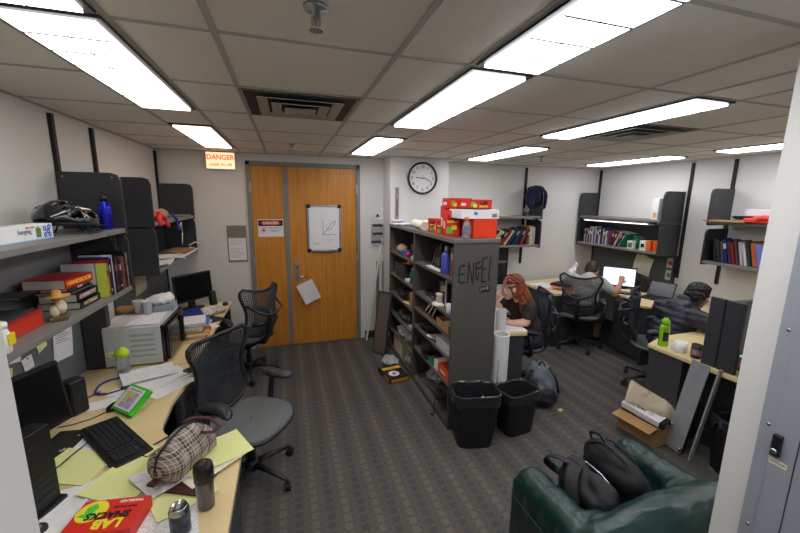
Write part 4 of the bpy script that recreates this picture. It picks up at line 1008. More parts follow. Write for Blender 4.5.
# near bay, top shelf (z 1.31)
z = 1.31
bottle('spray_bottle', 'blue and violet liquid bottle with clear spout on the top near shelf', BX0+.06, 2.85, z, .045, .235, mat('violet_liquid',(90,90,200),.25), mat('milky_plastic',(190,194,204),.3), cap=.07, neck=.35)
T = thing('purple_label_ring', 'x', 'x') if 0 else None
book_row([(36,110,70),(190,50,70)], BX0+.03, 2.715, z, 0, -1, 'the top near shelf', 'books in the near bay of the bookcase', w=.2, h=(.22,.25), t=(.018,.026))
for k, (yy, an) in enumerate(((3.0, -16), (3.04, -20), (3.09, -26), (3.15, -30))):
    T = thing('binder', ['black magazine leaning just left of the violet bottle','second black binder leaning in the top near bay','third black binder leaning in the top near bay','lowest leaning black binder in the top near bay'][k], 'binder', (BX0+.05, yy, z+.02), 0, 'black binders leaning in the near bay', rot=(R(an*-1), 0, 0))
    G().box(0, .2, -.012, .012, 0, .24-.01*k).o('cover', m_black, T, bevel=.002); G().box(-.001, .001, -.006, .006, .03, .1).o('spine_label', m_shelf, T)
sheet('paper', 'white paper edge poking out on the top near shelf', 'paper', BX0+.10, 3.05, z, .18, .3, 0, m_white, n=10)
# 2nd shelf z=1.0
z = 1.0
book_row([(40,60,120),(110,140,70),(90,110,60),(30,36,60),(210,210,214),(40,40,60)], BX0+.07, 3.00, z, 0, -1, 'the second near shelf', 'books in the near bay of the bookcase', w=.2, h=(.2,.25), t=(.022,.036))
T = thing('insulator_stand', 'white ceramic cylinder on a round white base on the second near shelf', 'stand', (BX0+.055, 2.95, z))
G().lathe([(.07,0),(.072,.012),(.05,.022),(.045,.022)], 30).o('base', m_paper2, T, smooth=True); G().lathe([(.032,.02),(.03,.085),(.037,.095),(.037,.105),(.001,.105)], 28).o('column', m_paper2, T, smooth=True)
cup('white_cup', 'small white cup near the end panel on the second near shelf', BX0+.04, 2.72, z, .024, .075, m_white, handle=False, cat='cup')
coil('cable', 'black cable bundle at the back end of the second near shelf', BX0+.12, 3.28, z, .08, (28,28,32), seed=3)
coil('cable', 'grey cable in front of the black bundle on the second near shelf', BX0+.08, 3.12, z, .04, (90,94,104), n=2, seed=9)
bx('small_box', 'small blue and white box at the near end of the second near shelf', 2.62, 2.68, z, .03, (120,160,220), d=.08)
# 3rd z=.83
z = .83
T = thing('open_box', 'open tan cardboard tray with papers on the third near shelf', 'box', (BX0+.13, 2.78, z))
G().box(-.12,.12,-.13,.13,0,.004).box(-.12,-.117,-.13,.13,0,.075).box(.117,.12,-.13,.13,0,.075).box(-.12,.12,-.13,-.127,0,.075).box(-.12,.12,.127,.13,0,.075).o('tray', m_cart, T)
G().box(-.09,.08,-.1,.02,.03,.066).o('papers', m_paper2, T)
for k in range(3):
    T = thing('binder', ['tilted black binder behind the tan cardboard tray','dark blue binder leaning beside the tilted black one','black folder with white pages at the far end of the third near shelf'][k], 'binder', (BX0+.04, 3.08+.09*k, z+.02), 0, None, rot=(R(38+6*k), 0, 0))
    G().box(0, .22, -.014, .014, 0, .17).o('cover', cm([(26,26,30),(34,40,70),(30,30,34)][k]), T); G().box(-.002, .2, -.010, .010, .004, .166).o('pages', m_pages, T)
# 4th z=.635
z = .635
bx('carton', 'long white box standing on the fourth near shelf', 2.63, 2.92, z, .09, (206,206,210))
sheet('paper', 'crumpled white sheets trailing off the fourth near shelf', 'paper', BX0+.12, 3.02, z, .2, .25, 10, m_white, n=5, curl=.03)
lump('cable_heap', 'heap of black wires and adapters on the fourth near shelf', 'cables', BX0+.14, 3.28, z, (.12,.16,.05), (28,28,32), seed=4, amp=.035, fr=24)
# 5th z=.40
z = .40
T = bx('carton', 'orange-red box with white panel on the fifth near shelf', 2.62, 2.95, z, .085, (226,84,40), panels=None)
G().box(-.126, .126, .08, .166, .0, .0855).o('white_panel', m_white, T)
text('lettering', 'PRINTER', .03, m_white, T, (-.1262, -.03, .04), (PI/2,0,-PI/2), bold=.001)
lump('cable_heap', 'tangle of grey and black electronics on the fifth near shelf', 'cables', BX0+.13, 3.30, z, (.11,.13,.06), (56,58,62), seed=8, amp=.04, fr=26)
bx('small_box', 'small green connector box on the fifth near shelf', 3.04, 3.09, z, .05, (40,150,90), d=.06)
coil('cable', 'black cable hanging beside the green connector box', BX0+.05, 3.16, z, .05, (24,24,28), seed=5)
tag(G().tube([(BX0+.03,3.44,.62),(BX0-.012,3.45,.60),(BX0-.015,3.45,.45),(BX0-.01,3.44,.35),(BX0+.03,3.42,.24),(BX0+.05,3.4,.10)], .006, 6).o('power_cord', m_rub), 'black power cord hanging down the middle upright of the bookcase', 'cable')
# bottom z=.06
z = .06
T = thing('headgear', 'black headgear with straps dangling from the low near shelf', 'bag', (BX0+.10, 2.76, .165))
bo('shell', [('e',(0,0,.08),(.11,.13,.09)),('e',(-.05,.02,.04),(.08,.11,.05))], m_black, T, .01, 3, disp=wrinkle(.01, 20))
G().tube([(-.09,.04,.04),(-.125,.05,-.02),(-.128,.05,-.12),(-.127,.055,-.16)], .008, 6, flat=.5).tube([(-.126,.055,-.16),(-.15,.07,-.159)], .012, 6).o('strap', m_rub, T)
bx('carton', 'dark box carrying the black headgear on the low near shelf', 2.66, 2.90, z, .105, (36,36,40), x0=BX0+.08)
sheet('paper', 'grey envelopes at the far end of the bottom near shelf', 'papers', BX0+.2, 3.25, z, .25, .3, 8, m_shelf, n=20)
lump('clear_bags', 'clear plastic bags of parts on the bottom near shelf', 'bags', BX0+.2, 3.30, z+.022, (.10,.12,.045), (180,184,190), seed=2, amp=.03, fr=28)
bx('small_box', 'small dark blue box on the bottom near shelf by the end panel', 2.93, 3.02, z, .09, (50,60,110), d=.1, x0=BX0+.08)
# far bay
z = 1.30
lump('tape_rolls', 'beige and pink bundle at the far end of the top far shelf', 'bundle', BX0+.09, 4.20, z, (.06,.13,.055), (176,150,130), seed=6, amp=.02)
bx('small_box', 'small blue plastic box on the top far shelf', 3.88, 4.00, z, .055, (46,90,180), d=.1)
tag(G().ball((0,0,.028), .028).o('red_ball', m_red, None, (BX0+.045, 3.84, z), smooth=True), 'small red ball in front of the blue box on the top far shelf', 'ball')
bx('carton', 'light grey box stored behind the blue box on the top far shelf', 3.75, 4.1, z, .11, (150,146,140), x0=BX0+.16, d=.2)
bx('small_box', 'small white box next to the middle upright on the top far shelf', 3.60, 3.68, z, .04, (206,206,204), d=.08)
z = 1.02
T = thing('orange_tool', 'orange plastic scraper lying slanted on the second far shelf', 'tool', (BX0+.06, 4.0, z+.17), 0, None, rot=(R(-12), 0, 0))
G().box(-.01, .03, -.16, .12, 0, .02).box(-.02, .05, -.22, -.14, -.01, .03).o('blade', cm((230,120,40)), T, bevel=.006)
bx('carton', 'dark box under the orange scraper on the second far shelf', 3.90, 4.25, z, .165, (38,38,42))
bottle('glue_bottle', 'teal glue bottle on the second far shelf', BX0+.07, 3.75, z, .03, .17, cm((30,120,110)), m_white)
coil('cable', 'brown hose coil next to the teal glue bottle', BX0+.16, 3.68, z, .06, (150,110,70), n=5, rr=.012, seed=12)
bx('small_box', 'white slip box at the front of the second far shelf', 3.80, 3.88, z, .03, (226,226,210), d=.1)
z = .77
bx('carton', 'brown cardboard box upright beside the middle upright, third far shelf', 3.56, 3.70, z, .17, (190,140,84))
lump('cable_heap', 'black camera gear heap on the third far shelf', 'cables', BX0+.12, 4.05, z, (.10,.22,.06), (34,34,38), seed=7, amp=.035, fr=20)
sheet('paper', 'pale yellow paper lying on the black camera gear', 'paper', BX0+.10, 3.82, z, .16, .18, 10, m_yel, n=3)
z = .51
lump('cable_heap', 'grey tool bag lying on the fourth far shelf', 'bag', BX0+.13, 4.0, z, (.11,.26,.05), (60,62,66), seed=14, amp=.03)
bx('small_box', 'small white charger on the fourth far shelf', 3.62, 3.72, z, .04, (190,190,190), d=.08)
z = .29
lump('clear_bags', 'clear plastic bags filling the fifth far shelf', 'bags', BX0+.14, 4.0, z, (.12,.34,.06), (190,194,198), seed=15, amp=.03, fr=22)
z = .06
T = bx('styrofoam_box', 'cream foam box on the bottom far shelf', 3.95, 4.3, z, .16, (206,200,170), lid=(216,212,186))
lump('clear_bags', 'clear bags spilling from the bottom far shelf beside the foam box', 'bags', BX0+.10, 3.72, z, (.10,.13,.08), (150,154,156), seed=17, amp=.03, fr=24)
# on the floor
T = thing('parts_box', 'flat black and yellow product box on the carpet by the bookcase', 'box', (1.06, 3.64, 0), 10)
G().box(-.115,.115,-.16,.16,0,.062).o('carton', cm((34,32,34)), T, bevel=.002)
G().box(-.10,.117,.04,.10,.0,.0632).o('yellow_band', cm((240,180,40)), T)
G().lathe([(.001,.062),(.06,.062),(.06,.0634),(.001,.0634)], 26, TR(-.02,-.06,0)).o('round_emblem', m_white, T)
G().prism([(-.03,-.03),(.03,-.01),(.0,.035)], .0634, .0642, TR(-.02,-.06,0)).o('red_mark', m_red, T)
G().box(-.10,.10,-.1612,-.159,.01,.05).box(-.1162,-.114,-.13,.0,.01,.05).o('orange_side', cm((220,140,50)), T)
lump('clear_bags', 'clear plastic wrap lying next to the black and yellow box', 'bags', 1.10, 3.92, 0, (.09,.13,.05), (180,182,184), seed=21, amp=.03, fr=24)
# ---- top of the bookcase
TZ = BZ+.0125
def stand_box(label, x, y, z, w, d, h, rz, layout=1, sc=1):
    """upright red snack carton; printed face is -y local (w x h)"""
    T = thing('snack_box', label, 'box', (x, y, z), rz, 'red lab snack boxes')
    G().box(-w/2, w/2, -d/2, d/2, 0, h).o('carton', m_red, T, bevel=.0015)
    e = -d/2-.0008
    if h > w:
        G().box(-w*.4, w*.05, e, e+.002, h*.12, h*.36).o('green_splash', m_lg, T); G().box(-w*.05, w*.3, e-.0003, e+.002, h*.26, h*.42).o('yellow_patch', m_ly, T)
        text('lettering', 'LAB', w*.42, m_lblk, T, (0, e-.0006, h*.72), bold=.002); text('lettering', 'SNACKS', w*.2, m_ly, T, (0, e-.0006, h*.56), bold=.001)
    else:
        G().box(-w*.36, -w*.2, e, e+.002, h*.2, h*.7).o('green_splash', m_lg, T); G().box(-w*.26, -w*.12, e-.0003, e+.002, h*.15, h*.5).o('yellow_patch', m_ly, T)
        text('lettering', 'LAB', h*.5, m_lblk, T, (w*.16, e-.0006, h*.62), bold=.002); text('lettering', 'SNACKS', h*.28, m_ly, T, (w*.16, e-.0006, h*.25), bold=.001)
    G().box(-w/2-.0008, -w/2+.001, -d*.3, d*.3, h*.3, h*.6).o('side_label', m_white, T)
    return T
stand_box('small red snack box farthest left on the bookcase top', 1.31, 3.20, TZ, .10, .07, .13, -14)
stand_box('red snack box standing second from the left on the bookcase top', 1.32, 3.03, TZ, .12, .07, .135, -12)
stand_box('tall red snack box standing left of the orange capped drink bottle', 1.325, 2.84, TZ, .125, .06, .215, -8)
stand_box('red snack box standing behind the tall one on the bookcase top', 1.345, 2.975, TZ, .10, .10, .25, -8)
T = bottle('drink_bottle', 'clear drink bottle with an orange cap in front of the red boxes', 1.345, 2.604, TZ, .030, .17, m_clear, cm((240,110,40)), cap=.03, neck=.5)
G().lathe([(.0328,.05),(.0328,.09)], 22, cap=False).o('label', cm((110,120,150)), T)
# red bin carton, white box, boxes above
T = thing('red_bin', 'bright orange-red plastic bin under the white box on the bookcase end', 'bin', (1.515, 2.72, TZ))
g = G()
for (a, b, c, d) in ((-.105,.105,-.10,-.096),(-.105,.105,.096,.10),(-.105,-.101,-.10,.10),(.101,.105,-.10,.10)): g.box(a, b, c, d, 0, .155)
g.box(-.105,.105,-.1,.1,0,.004).o('walls', mat('orange_red_plastic',(236,64,30),.4), T); G().box(.074,.108,-.103,-.09,.0,.156).o('corner_rib', mat('orange_red_plastic',(236,64,30)), T)
T = thing('white_box', 'wide white box with small blue logo resting on the red bin', 'box', (1.475, 2.74, TZ+.1562), 0)
G().box(-.165,.165,-.12,.12,0,.07).o('carton', m_white, T, bevel=.002)
G().box(-.06,-.03,-.1215,-.1195,.03,.05).box(-.055,-.045,-.1215,-.1195,.05,.056).o('logo_mark', cm((70,120,180)), T)
G().box(.10,.145,-.1215,-.1195,.01,.04).o('barcode_patch', m_shelf, T); G().box(.166,.20,-.06,.06,.03,.055)
sheet('paper', 'black folded paper under the top red boxes', 'paper', 1.47, 2.74, TZ+.2268, .2, .2, 5, m_rub, n=8)
stand_box('red snack box lying on the white box, right hand end of the top pile', 1.50, 2.76, TZ+.232, .22, .14, .075, 0)
stand_box('red snack box at the upper left of the top pile behind the others', 1.41, 2.93, TZ+.232, .22, .12, .085, 0)
bx('carton', 'red carton supporting the upper left snack box', 2.87, 3.0, TZ, .231, (200,40,28), x0=1.42, d=.12)
# papers and rolls at the far end
sheet('paper_stack', 'thin white paper stack at the far end of the bookcase top', 'papers', 1.36, 4.25, TZ, .26, .30, 8, m_white, n=10, curl=.01)
tag(G().tube([(1.285,3.36,TZ+.045),(1.36,3.86,TZ+.045)], .044, 16).tube([(1.385,3.38,TZ+.041),(1.47,3.84,TZ+.041)], .040, 16).o('paper_roll', m_paper2, smooth=False), 'loosely rolled cream drawings on the bookcase top', 'paper roll')
tag(G().tube([(1.26,3.96,TZ+.013),(1.50,3.90,TZ+.013)], .012, 8).o('grey_tube', m_shelf), 'thin grey tube lying across the rolled drawings', 'tube')
# ---- goggles rack, ruler strip, leaning things by the pier
T = thing('goggle_rack', 'clear acrylic wall rack holding laser safety glasses beside the door', 'rack', (1.16, YB-.001, 1.50))
m_acr = mat('acrylic', (235,238,238), .1, var=0); m_acr.node_tree.nodes['Principled BSDF'].inputs['Alpha'].default_value = .22
G().box(-.085,.085,-.006,0,-.17,.17).o('back_plate', m_acr, T)
for k in range(3): G().box(-.085,.085,-.075,-.006,-.165+k*.11,-.161+k*.11).box(-.085,.085,-.078,-.074,-.165+k*.11,-.145+k*.11).o('ledge', m_acr, T)
def goggles(label, x, z, c):
    T = thing('safety_glasses', label, 'glasses', (x, YB-.045, z), 0, 'laser safety glasses in the rack')
    G().tube([(-.07,0,.01),(-.045,-.022,.014),(0,-.026,.014),(.045,-.022,.014),(.07,0,.01)], .010, 8, flat=1.6).o('frame', m_black, T, smooth=True)
    G().ball((-.033,-.028,.008), (.028,.01,.02)).ball((.033,-.028,.008), (.028,.01,.02)).o('lens', c, T, smooth=True)
    for s in (-1, 1): G().box(s*.068-.002, s*.068+.002, -.002, .03, .004, .014).o('temple', m_black, T)
goggles('black safety glasses in the top slot of the acrylic rack', 1.16, 1.575, cm((40,24,28)))
goggles('dark glasses with red tint in the middle slot of the rack', 1.16, 1.465, cm((70,30,36)))
goggles('blue tinted safety glasses in the lowest slot of the rack', 1.15, 1.355, cm((30,56,90)))
tag(G().prism([(-.025,0),(.025,0),(.0,.04)], 0, .012, TR(rx=90)).o('laser_sticker', cm((60,20,20)), None, (1.17, YB-.001, 1.70)), 'small dark triangular mark above the goggle rack', 'sign')
T = thing('wall_ruler', 'vertical metal strip with reddish centre on the edge of the clock pier', 'ruler', (1.335, 4.499, 1.68))
G().box(-.025,.025,-.006,0,0,.40).o('strip', m_steel, T); G().box(-.008,.008,-.0072,-.006,.05,.26).o('red_line', cm((150,90,76)), T)
G().box(-.06, .06, -.05, .0, -.02, .0).o('bracket', m_white, T)
T = thing('leaning_panel', 'dark framed board leaning against the bookcase end by the wall', 'board', (1.045, 4.25, 0), 0, None, rot=(0, R(10), R(37)))
G().box(-.012, .012, -.105, .105, 0.002, .80).o('frame', m_panel, T, bevel=.003); G().box(-.0135, -.011, -.085, .085, .03, .77).o('dark_face', cm((104,92,84)), T)
tag(G().tube([(.985, 4.72, .012), (1.222, 4.80, 1.42)], .011, 10).o('white_pole', m_paper2), 'long white pole leaning in the corner behind the dark board', 'pole')
tag(G().box(-.02,.02,-.008,.008,0,1.1).box(.06,.08,-.008,.008,0,1.1).o('metal_rails', m_steel, None, (1.165, 4.815, .0)), 'two grey metal rails standing under the goggle rack', 'rail')
# ---- rolled poster tubes in front of the end panel
def tube_(label, x, y, r, h, m, lean=0):
    T = thing('poster_tube', label, 'tube', (x, y, 0), 0, None, rot=(0, R(lean), 0))
    G().lathe([(r,0.001),(r,h),(r*.9,h),(r*.9,.01),(.001,.01)], 28).o('roll', m, T, smooth=False)
    return T
m_ros = mat('roll_white', (222,222,220), .6)
tube_('shorter front roll of white paper with black edge print', 1.735, 2.625, .072, .80, m_ros, 0)
for (x, y, r, h, l) in ((1.69, 2.75, .051, .97, 'tall white paper roll at the left of the poster tubes'), (1.795, 2.745, .050, .98, 'tall white paper roll at the right of the poster tubes'), (1.705, 2.84, .032, 1.05, 'thin tallest white roll behind the other poster tubes')): tube_(l, x, y, r, h, m_ros)
o = [k for k in bpy.data.objects if k.name == 'poster_tube'][0]
text('edge_print', 'HP UNIVERSAL INSTANT DRY GLOSS', .026, m_ink, o, (-.045, -.058, .38), (PI/2, R(-90), 0))
o.rotation_euler[2] = 0
# ---- waste bins
m_bin = mat('black_bin', (24,24,27), .5); m_liner = mat('bin_liner', (38,38,42), .22, bump=.8, bscale=22, coat=.5)
def waste_bin(label, x, y, rz, w=.36, d=.27, h=.38, seed=0):
    T = thing('waste_bin', label, 'bin', (x, y, 0), rz, 'black office waste bins')
    def ring(u, v, off=0):
        a = 2*PI*u; n = 5; c, s = math.cos(a), math.sin(a); rr = (abs(c)**n+abs(s)**n)**(-1/n); k = .74+.26*v
        return (w/2*rr*c*k-off*c, d/2*rr*s*k-off*s, h*v)
    g = G().grid(lambda u, v: ring(u, v), 48, 6); g.add([ring(k/48, 0) for k in range(48)], [tuple(range(48))])
    g.o('body', m_bin, T, smooth=False, solid=.004)
    G().tube([ring(k/48, 1) for k in range(48)], .006, 6, closed=True).o('rim', m_bin, T, smooth=True)
    def ln(u, v):
        a = 2*PI*u; q = mn.noise(Vector((math.cos(a)*3+seed, math.sin(a)*3, v*3)))
        q2 = mn.noise(Vector((math.cos(a)*9+seed, math.sin(a)*9, v*2)))
        if v < .4:      # outside flap
            p = ring(u, 1); k = 1.035+.02*q2; return (p[0]*k, p[1]*k, h-.085*(1-v/.4)*(1+.6*q)+.008)
        t = (v-.4)/.6; p = ring(u, 1-.8*t); k = .97-.12*t+.05*q2*t
        return (p[0]*k, p[1]*k, h+.012-t*.26+.012*q)
    G().grid(ln, 72, 22).o('liner', m_liner, T, smooth=True)
    return T
waste_bin('larger black waste bin with bag liner in front of the lettered end panel', 1.38, 2.40, -12, w=.37, d=.27, h=.45)
waste_bin('smaller black waste bin with crumpled liner beside the poster tubes', 1.80, 2.44, 8, w=.34, d=.25, h=.38, seed=5)
# ---- backpack on floor
m_bp = mat('charcoal_nylon', (112,120,130), .7, var=.1, vscale=10, bump=.2, bscale=300)
T = thing('backpack', 'open dark grey backpack slumped on the carpet beyond the bins', 'backpack', (2.27, 2.74, 0), -18); T.scale = (1, 1, 1.08)
bo('body', [('e',(.02,.02,.17),(.145,.10,.19)),('e',(.0,.0,.10),(.17,.13,.11)),('e',(.10,-.03,.15),(.08,.08,.15)),('e',(-.07,.02,.22),(.07,.08,.17)),('e',(.03,.05,.3),(.07,.05,.09))], m_bp, T, .01, 5, disp=wrinkle(.016, 14))
bo('front_pocket', [('e',(.03,-.10,.10),(.11,.05,.09)),('e',(-.08,-.09,.14),(.05,.05,.12))], mat('charcoal_nylon_dark', (34,36,41), .7, bump=.2, bscale=300), T, .009, 4, disp=wrinkle(.010, 20))
g = G(); g.tube([(-.10,-.06,.34),(-.15,-.13,.28),(-.17,-.16,.16),(-.13,-.17,.03)], .018, 8, flat=.5).tube([(.06,-.05,.36),(.10,-.12,.30),(.13,-.14,.17)], .016, 8, flat=.5)
g.o('shoulder_strap', m_rub, T, smooth=True)
G().tube([(-.02,0,.36),(.0,-.02,.41),(.04,-.01,.36)], .008, 8).o('top_handle', m_rub, T, smooth=True)
G().tube([(-.08,-.14,.32),(-.02,-.15,.22),(.02,-.155,.1)], .004, 6).o('zipper', m_steel, T)
tag(bo('crumpled_packet', [('e',(0,0,.0),(.02,.012,.06))], mat('red_white_packet', (200,110,110), .4, var=.8, vscale=40), None, .006, 1, (2.355, 2.62, .20), (R(-10), R(20), 0)), 'red and white packet stuffed in the open backpack', 'packet')
tag(G().prism([(0,0),(.05,.01),(.045,.04),(.005,.035)], 0, .008).o('yellow_scrap', cm((220,200,90)), None, (2.36, 2.54, .0)), 'tiny yellow scrap lying on the carpet by the backpack', 'scrap')
# ---- girl's desk behind the bookcase
dk = thing('desk', 'narrow maple desk behind the bookcase where the red haired woman works', 'desk', (0,0,0))
G().prism([(1.63,2.93),(1.86,2.76),(2.07,2.72),(2.12,2.78),(2.16,3.2),(2.16,4.3),(1.63,4.3)], .712, .74).o('desk_top', m_maple, dk, bevel=.003)
G().prism([(1.84,2.795),(2.06,2.745),(2.10,2.80),(2.13,2.9),(2.13,2.925),(1.84,2.925)], 0, .711).o('pedestal', m_dark, dk, bevel=.003)
G().box(1.64, 2.12, 4.26, 4.285, 0, .711).o('end_panel', m_dark, dk)
sheet('paper_stack', 'white papers at the near corner of the red haired woman\'s desk', 'papers', 1.98, 2.86, Z0, .2, .26, 75, m_white, n=8, curl=.004)
sheet('legal_pad', 'yellow legal pad under the woman\'s forearm', 'notepad', 1.96, 3.06, Z0+.001, .2, .28, 80, m_lined, n=6)
sheet('yellow_paper', 'second yellow sheet beyond the legal pad on the woman\'s desk', 'paper', 1.93, 3.30, Z0+.001, .2, .28, 60, m_lined, n=2)
tag(G().box(-.04,.04,-.015,.015,0,.02).o('phone', m_blue, None, (2.03,3.02,Z0+.008), (0,0,.4), bevel=.004), 'small dark blue phone beside the yellow pad on the woman\'s desk', 'phone')
T = thing('tissue_box', 'white carton standing behind the woman\'s hand', 'box', (1.80, 3.30, Z0))
G().box(-.06,.06,-.09,.09,0,.2).o('carton', m_white, T, bevel=.002); G().box(-.062,-.04,-.05,.05,.05,.15).o('print', m_shelf, T)
# dark poster on the wall under the shelf
T = thing('wall_poster', 'dark framed photo poster hanging below the shelf behind the woman', 'poster', (3.07, YB-.001, 1.02))
G().box(-.16,.16,-.012,0,-.36,.34).o('frame', m_black, T)
mpo = mat('poster_print', (50,52,60), .35, var=.9, vscale=9)
G().box(-.13,.13,-.014,-.012,.03,.3).box(-.13,.13,-.014,-.012,-.33,-.05).o('print', mpo, T)
G().box(-.13,.13,-.0145,-.012,-.03,.015).o('caption_band', m_shelf, T)
# ---- centre wall shelf with leaning books
def wall_unit(label, face, a0, a1, z, back=True, D=.34, zt=.355, ends=(True, True)):
    """shelf on back wall ('B': runs along x) or right wall ('R': runs along y, a0 near)"""
    if face == 'B': T = thing('shelf_unit', label, 'shelf', (a1, YB-.023, z), 180)
    else: T = thing('shelf_unit', label, 'shelf', (XR-.023, a1, z), 180)
    L_ = a1-a0
    def bxx(d0, d1, l0, l1, z0, z1): # local: d = distance from wall, l along the run
        return (l0, l1, d0, d1, z0, z1) if face == 'B' else (d0, d1, l0, l1, z0, z1)
    G().box(*bxx(0, D, 0, L_, -.03, 0)).o('shelf_board', m_shelf, T, bevel=.003)
    if back: G().box(*bxx(0, .012, 0, L_, 0, zt-.03)).o('back_panel', m_panel, T)
    prof = [(0, -.045), (D, -.045), (D+.004, -.03), (D+.004, zt-.05), (D-.012, zt-.012), (D-.05, zt), (0, zt)]
    def endp(l):
        if face == 'B': return G().prism(prof, l, l+.018, Matrix(((0,0,1,0),(1,0,0,0),(0,1,0,0),(0,0,0,1))))
        return G().prism(prof, 0, .018, Matrix(((1,0,0,0),(0,0,1,l),(0,1,0,0),(0,0,0,1))))
    if ends[0]: endp(-.018).o('end_panel', m_panel, T)
    if ends[1]: endp(L_).o('end_panel', m_panel, T)
    return T
wall_unit('upper wall shelf with the hanging navy garment', 'B', 2.08, 3.50, 1.72, back=False, ends=(True, False))
wall_unit('lower wall shelf of leaning binders and books behind the bookcase', 'B', 2.08, 3.50, 1.31, back=False, ends=(True, False))
# thin yellowish book edge + small items on the upper shelf
sheet('folder', 'pale yellow folder lying on the upper centre wall shelf', 'folder', 2.85, 4.62, 1.721, .32, .2, 0, cm((214,208,150)), n=8)
T = thing('snow_globe', 'small black and white ornament on the shelf under the navy garment', 'ornament', (3.30, 4.57, 1.721))
G().box(-.04,.04,-.03,.03,0,.05).o('base', m_black, T, bevel=.006); G().ball((0,0,.085), .04).o('globe', m_shelf, T, smooth=True); G().box(-.02,.02,-.032,-.029,.01,.03).o('red_dot', m_red, T)
T = bx('small_box', 'small bluish white box on the upper centre shelf', 4.58, 4.68, 1.72, .05, (190,196,210), x0=2.55, d=.14)
# navy garment draped over the end panel
m_navy = mat('navy_cloth', (26,30,66), .9, var=.15, vscale=12, bump=.3, bscale=60)
tag(bo('navy_sweater', [('e',(0,0,.03),(.08,.18,.06)),('e',(-.07,-.02,-.08),(.05,.18,.13)),('e',(.07,-.04,-.12),(.04,.14,.16)),('c',(.085,.05,-.1),.035,(.09,.06,-.46),.032),('c',(-.09,-.1,-.05),.05,(-.16,-.13,-.18),.04)], m_navy, None, .011, 4, (3.505, 4.66, 2.07), disp=wrinkle(.02, 13)), 'navy sweater draped over the shelf end panel', 'sweater')
leanc = [((34,34,40),-52),((30,30,34),-50),((70,30,34),-48),((40,44,52),-46),((26,26,30),-44),((216,214,120),-42),((226,220,150),-40),((24,26,34),-40),((180,50,40),-38),((222,216,120),-36),((40,60,120),-34),((28,28,32),-32),((60,70,130),-30),((30,30,34),-28),((196,70,50),-26),((34,36,44),-24)]
xx = 2.42
for i, (c, an) in enumerate(leanc):
    nm = cname(c); pv = cname(leanc[i-1][0]) if i else None; nx = cname(leanc[i+1][0]) if i < 15 else None
    lab = f'{nm} binder leaning between {pv} and {nx} ones, lower centre shelf' if pv and nx else (f'{nm} binder leaning at the left end of the lower centre shelf' if nx else f'{nm} binder leaning nearest the upright tan folders, lower centre shelf')
    k = 2
    base_ = lab
    while lab in _used: lab = base_+['','',', second such',', third such',', fourth such'][k]; k += 1
    _used[lab] = 1
    q = Euler((0, R(-an), 0)).to_matrix() @ Euler((0, 0, 0)).to_matrix()
    hgt = .27 if i % 3 else .24
    book(lab, .21, hgt, .022, c, (xx, 4.53, 1.312+.011*math.sin(R(-an))+.0), q.to_euler(), spine=(190,190,190) if i % 2 else (60,60,66), group='leaning binders on the lower centre shelf', parts=False)
    xx += .022/math.cos(R(an))+.028
for k in range(4):
    T = thing('folder', ['upright tan folder by the end panel of the lower centre shelf','second upright tan folder behind the first','olive folder among the tan ones at the shelf end','brown folder touching the shelf end panel'][k], 'folder', (3.36+.022*k, 4.52, 1.311), 0, 'upright folders at the end of the lower centre shelf')
    G().box(0, .014, 0, .28, 0, .27-.02*(k % 2)).o('cover', cm([(196,180,120),(210,196,140),(140,136,90),(150,110,70)][k]), T); G().box(.002, .012, -.001, .27, .004, .25).o('pages', m_pages, T)
# vertical divider with light back behind the binders is the wall itself
# ================================================================ RIGHT SIDE
wall_unit('upper right wall shelf under the reflected light strip, with a white box file', 'R', 3.45, 4.79, 1.72, back=False)
wall_unit('long lower right wall shelf of textbooks above the lit monitor', 'R', 3.45, 4.79, 1.31)
wall_unit('upper wall shelf beside the white column with a brown envelope', 'R', 1.95, 2.90, 1.74, back=False)
wall_unit('lower wall shelf of leaning books beside the white column', 'R', 1.95, 2.90, 1.30, back=False)
# under-shelf lamp on the upper right shelf
m_ul = mat('task_strip_glow', (255,250,240), .4, var=0, emit=1.0)
T = thing('task_light', 'slim metal light strip mounted under the upper right shelf', 'lamp', (XR-.335, 4.12, 1.655))
G().box(-.06,.06,-.55,.55,.0,.028).o('housing', m_steel, T, bevel=.003)
G().box(-.062,.045,-.53,.53,-.003,.012).o('lens', m_ul, T)  # front edge glows to imitate the bright reflection along the strip
T = thing('box_file', 'white magazine file with an orange square at the end of the upper right shelf', 'file', (XR-.22, 3.56, 1.721))
G().box(-.12,.12,-.045,.045,0,.27).o('carton', m_white, T, bevel=.002); G().box(-.1215,-.119,-.03,.02,.03,.09).o('orange_square', cm((240,170,90)), T)
rowR = [(50,70,150),(214,210,190),(110,50,70),(190,170,160),(120,40,60),(196,190,180),(60,80,150),(226,226,226),(40,60,140),(200,206,216),(44,70,160),(196,52,34),(230,226,220),(34,54,140),(40,60,150),(206,206,210),(60,60,66),(230,230,232),(150,110,150)]
book_row(rowR, 4.50, 4.72, 1.3105, 0, -1, 'the long right shelf', 'textbooks on the long right wall shelf', w=.22, h=(.2,.25), t=(.018,.03))
def last_y(): return min(o.location.y for o in bpy.data.objects if o.get('group') == 'textbooks on the long right wall shelf')
yy = last_y()-.05
for i, (c, an) in enumerate((((120,40,40),16),((110,50,44),20),((226,224,220),24),((150,60,60),26),((40,160,120),30))):
    q = Euler((0,0,-PI/2)).to_matrix() @ Euler((0, R(an), 0)).to_matrix()
    lab = ['maroon book leaning right after the upright textbooks on the long right shelf','second maroon leaning book on the long right shelf','white leaning book between the maroon ones','pinkish red leaning book near the teal one','teal leaning book next to the green printed jar'][i]
    book(lab, .22, .22, .022, c, (4.50, yy, 1.318), q.to_euler(), spine=(220,220,220), group='leaning textbooks on the long right shelf', parts=False); yy -= .035
